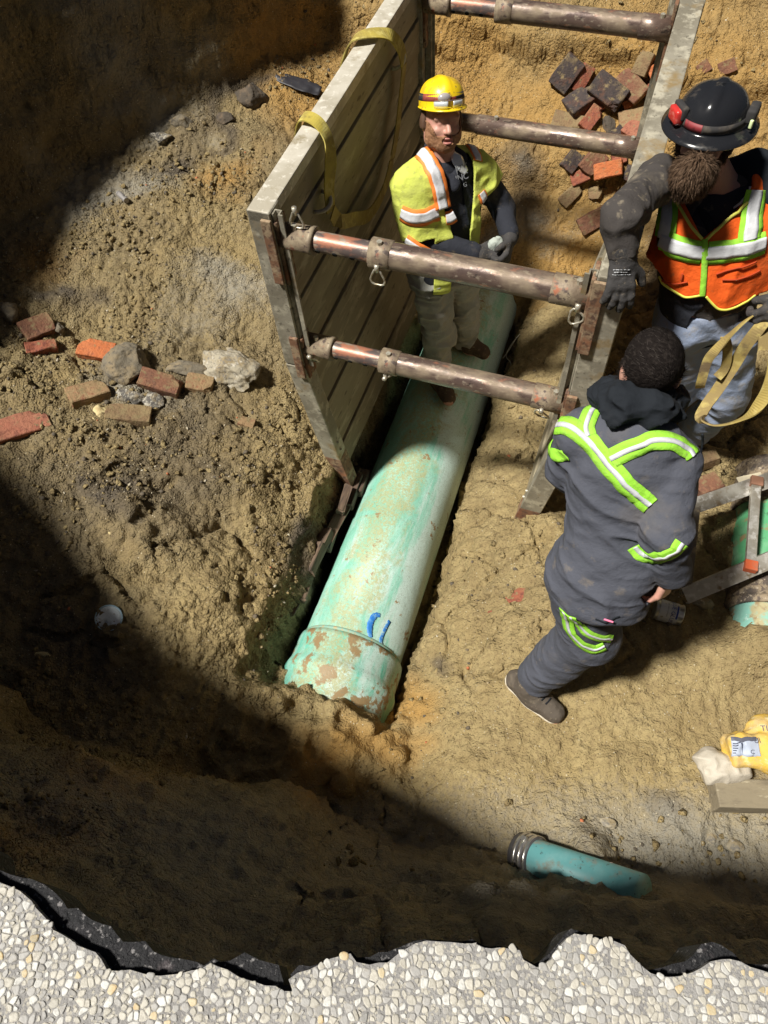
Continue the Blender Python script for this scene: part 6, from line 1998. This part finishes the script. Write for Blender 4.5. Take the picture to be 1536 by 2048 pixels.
yb = union([rbox(bagpt(1490, 1500, .115), (.070, .062, .045), [unit(V3(1, .08, .1)), unit(V3(-.08, 1, .35)), unit(V3(0, -.35, 1))], .02), (ellipsoid(bagpt(1535, 1462, .12), (.085, .07, .05)), .03), (ellipsoid(bagpt(1560, 1510, .12), (.09, .08, .06)), .03)], .02)
ybf = creased(yb, .010, 13, 700, (1, 1, 1), fine=True)
solid('bag_paper', ybf, *bounds([bagpt(1490, 1500, .1), bagpt(1560, 1490, .1)], .18), .005, mk('yellow_bag_paper', (0.66, 0.43, 0.075), [(9, .5, .64, (0.56, 0.40, 0.17)), (30, .56, .66, (0.66, 0.54, 0.28)), (6, .62, .7, (0.40, 0.29, 0.15))], rough=.7, bump=[(60, .003)]), bag)
wb = union([ellipsoid(bagpt(1425, 1528, .06), (.062, .072, .05)), (ellipsoid(bagpt(1462, 1545, .07), (.07, .045, .035)), .03)], .02)
solid('bag_lining', creased(wb, .014, 11, 710), *bounds([bagpt(1440, 1530, .06)], .16), .005, mk('grey_bag_lining', (0.50, 0.45, 0.37), [(10, .5, .64, (0.40, 0.35, 0.27)), (5, .6, .68, (0.60, 0.48, 0.18))], rough=.7, bump=[(60, .003)]), bag)
def panel(u0, v0, u1, v1, mat, nm, off=.003):
    pts = [hit(yb, u0 + (u1 - u0) * k / 4, (v0 + v1) / 2) for k in range(5)]
    c_ = np.mean(pts, axis=0); dep = c_[1] * CP - (c_[2] - EYE) * SP
    return drape(nm, pts, abs(v1 - v0) / FPX * dep, inflate(ybf, 0), mat, bag, off, .001, n=5, rows=7)
panel(1463, 1478, 1518, 1512, mk('bag_label_blue_grey', (0.42, 0.47, 0.58), rough=.6), 'label')
panel(1463, 1474, 1512, 1482, mk('bag_label_dark', (0.10, 0.105, 0.14), rough=.6), 'label_heading', .0045)
panel(1482.5, 1482, 1484.5, 1511, mk('bag_label_rule', (0.05, 0.06, 0.10), rough=.6), 'label_rule', .005)
for k in range(5): panel(1466, 1485 + 5 * k, 1480 - 2 * k, 1487 + 5 * k, bpy.data.materials['bag_label_rule'], 'label_line', .0048)
def flat_text(txt, u, v, size, mat, fn, parent, rot=0.0, nm='lettering', off=.006):
    cu = bpy.data.curves.new('t', 'FONT'); cu.body = txt; cu.size = size; cu.align_x = 'CENTER'; cu.align_y = 'CENTER'; cu.resolution_u = 3; cu.extrude = .0004
    to = bpy.data.objects.new('t', cu); COL.objects.link(to); bpy.context.view_layer.update()
    me = bpy.data.meshes.new_from_object(to.evaluated_get(bpy.context.evaluated_depsgraph_get())); bpy.data.objects.remove(to)
    p = hit(fn, u, v); nn = grad(fn, p[None], .02)[0]
    upv = V3(math.sin(rot), math.cos(rot), .3); upv = unit(upv - nn * (upv @ nn)); r_ = np.cross(upv, nn)
    q = p + nn * off
    me.transform(Matrix(((r_[0], upv[0], nn[0], q[0]), (r_[1], upv[1], nn[1], q[1]), (r_[2], upv[2], nn[2], q[2]), (0, 0, 0, 1))))
    return link(nm, me, mat, parent)
flat_text('C', 1504, 1504, .022, bpy.data.materials['bag_label_rule'], ybf, bag)
flat_text('UI', 1512, 1482, .028, bpy.data.materials['bag_label_dark'], ybf, bag, -.1, off=.008)
flat_text('TI', 1528, 1458, .030, bpy.data.materials['bag_label_dark'], ybf, bag)

# thin pale roots hanging in the gap right of the big pipe
bm = bmesh.new()
for (pts) in ([(1040, 668, -.42), (1022, 690, -.5), (1012, 712, -.55), (1022, 728, -.6), (1016, 760, -.62)], [(1035, 672, -.42), (1018, 700, -.5), (1006, 716, -.55)]):
    add_tube(bm, catmull([W(*p) for p in pts], 5), .0022, 5)
tag(link('roots', bm, mk('pale_roots', (0.42, 0.38, 0.30), rough=.9)), 'thin pale roots hanging in the gap right of the green sewer pipe', 'roots')['kind'] = 'stuff'

# clods, crumbs and grit lying loose
def scatter(name, n, mat, smin_, smax_, weight, seed, power=2.2):
    r = np.random.default_rng(seed)
    base = []
    for k in range(6):
        bm = bmesh.new(); bmesh.ops.create_icosphere(bm, subdivisions=1, radius=1)
        P = np.array([v.co[:] for v in bm.verts]); P *= r.uniform(.45, 1.2, (len(P), 1)); P *= r.uniform(.55, 1.15, 3)
        base.append((P, np.array([[v.index for v in f.verts] for f in bm.faces]))); bm.free()
    x = r.uniform(-2.6, 2.3, n * 6); y = r.uniform(.35, 6.2, n * 6)
    keep = r.uniform(0, 1, len(x)) < weight(x, y)
    x, y = x[keep][:n], y[keep][:n]
    z = ground(x, y)
    V, F, off = [], [], 0
    for i in range(len(x)):
        s = smin_ + (smax_ - smin_) * r.uniform() ** power
        P, f = base[r.integers(6)]
        a = r.uniform(0, 6.28); c_, s_ = math.cos(a), math.sin(a)
        Q = P * s * np.array([1, r.uniform(.7, 1), r.uniform(.55, .9)])
        Q = np.stack([Q[:, 0] * c_ - Q[:, 1] * s_, Q[:, 0] * s_ + Q[:, 1] * c_, Q[:, 2]], -1) + (x[i], y[i], z[i] + s * .08)
        V.append(Q); F.append(f + off); off += len(P)
    o = link(name, mesh_np(name, np.concatenate(V), np.concatenate(F)), mat)
    return tag(o, kind='stuff')
def wbank(x, y):
    s, t = st(x, y)
    d = pit_dist(x, y)
    P = np.stack([x, y, 0 * x], -1)
    w_ = np.where(t < -.35, .9, .22) * sstep(-.3, .5, vnoise(P * 2.2, 800) + .35 * vnoise(P * 6, 801))
    w_ = np.where((s > 2.4), .45 * w_, w_)
    w_ = np.where(np.abs(t) < .30, 0, w_)
    return np.where(d > .1, w_, 0)
scatter('soil_clods', 12000, MAT['soil'], .003, .026, wbank, 21, 4.5)
scatter('dark_crumbs', 1500, mk('dark_crumb', (0.10, 0.082, 0.06), [(40, .5, .65, (0.17, 0.13, 0.085))], rough=.95), .004, .018, wbank, 22, 2.5)
scatter('pale_grit', 900, mk('pale_grit_stone', (0.46, 0.41, 0.31), [(10, .5, .65, (0.36, 0.28, 0.17))], rough=.8), .003, .012, wbank, 23, 2.5)
scatter('orange_crumbs', 60, mk('brick_crumb', (0.42, 0.14, 0.06), rough=.9), .005, .016, wbank, 24, 2.0)
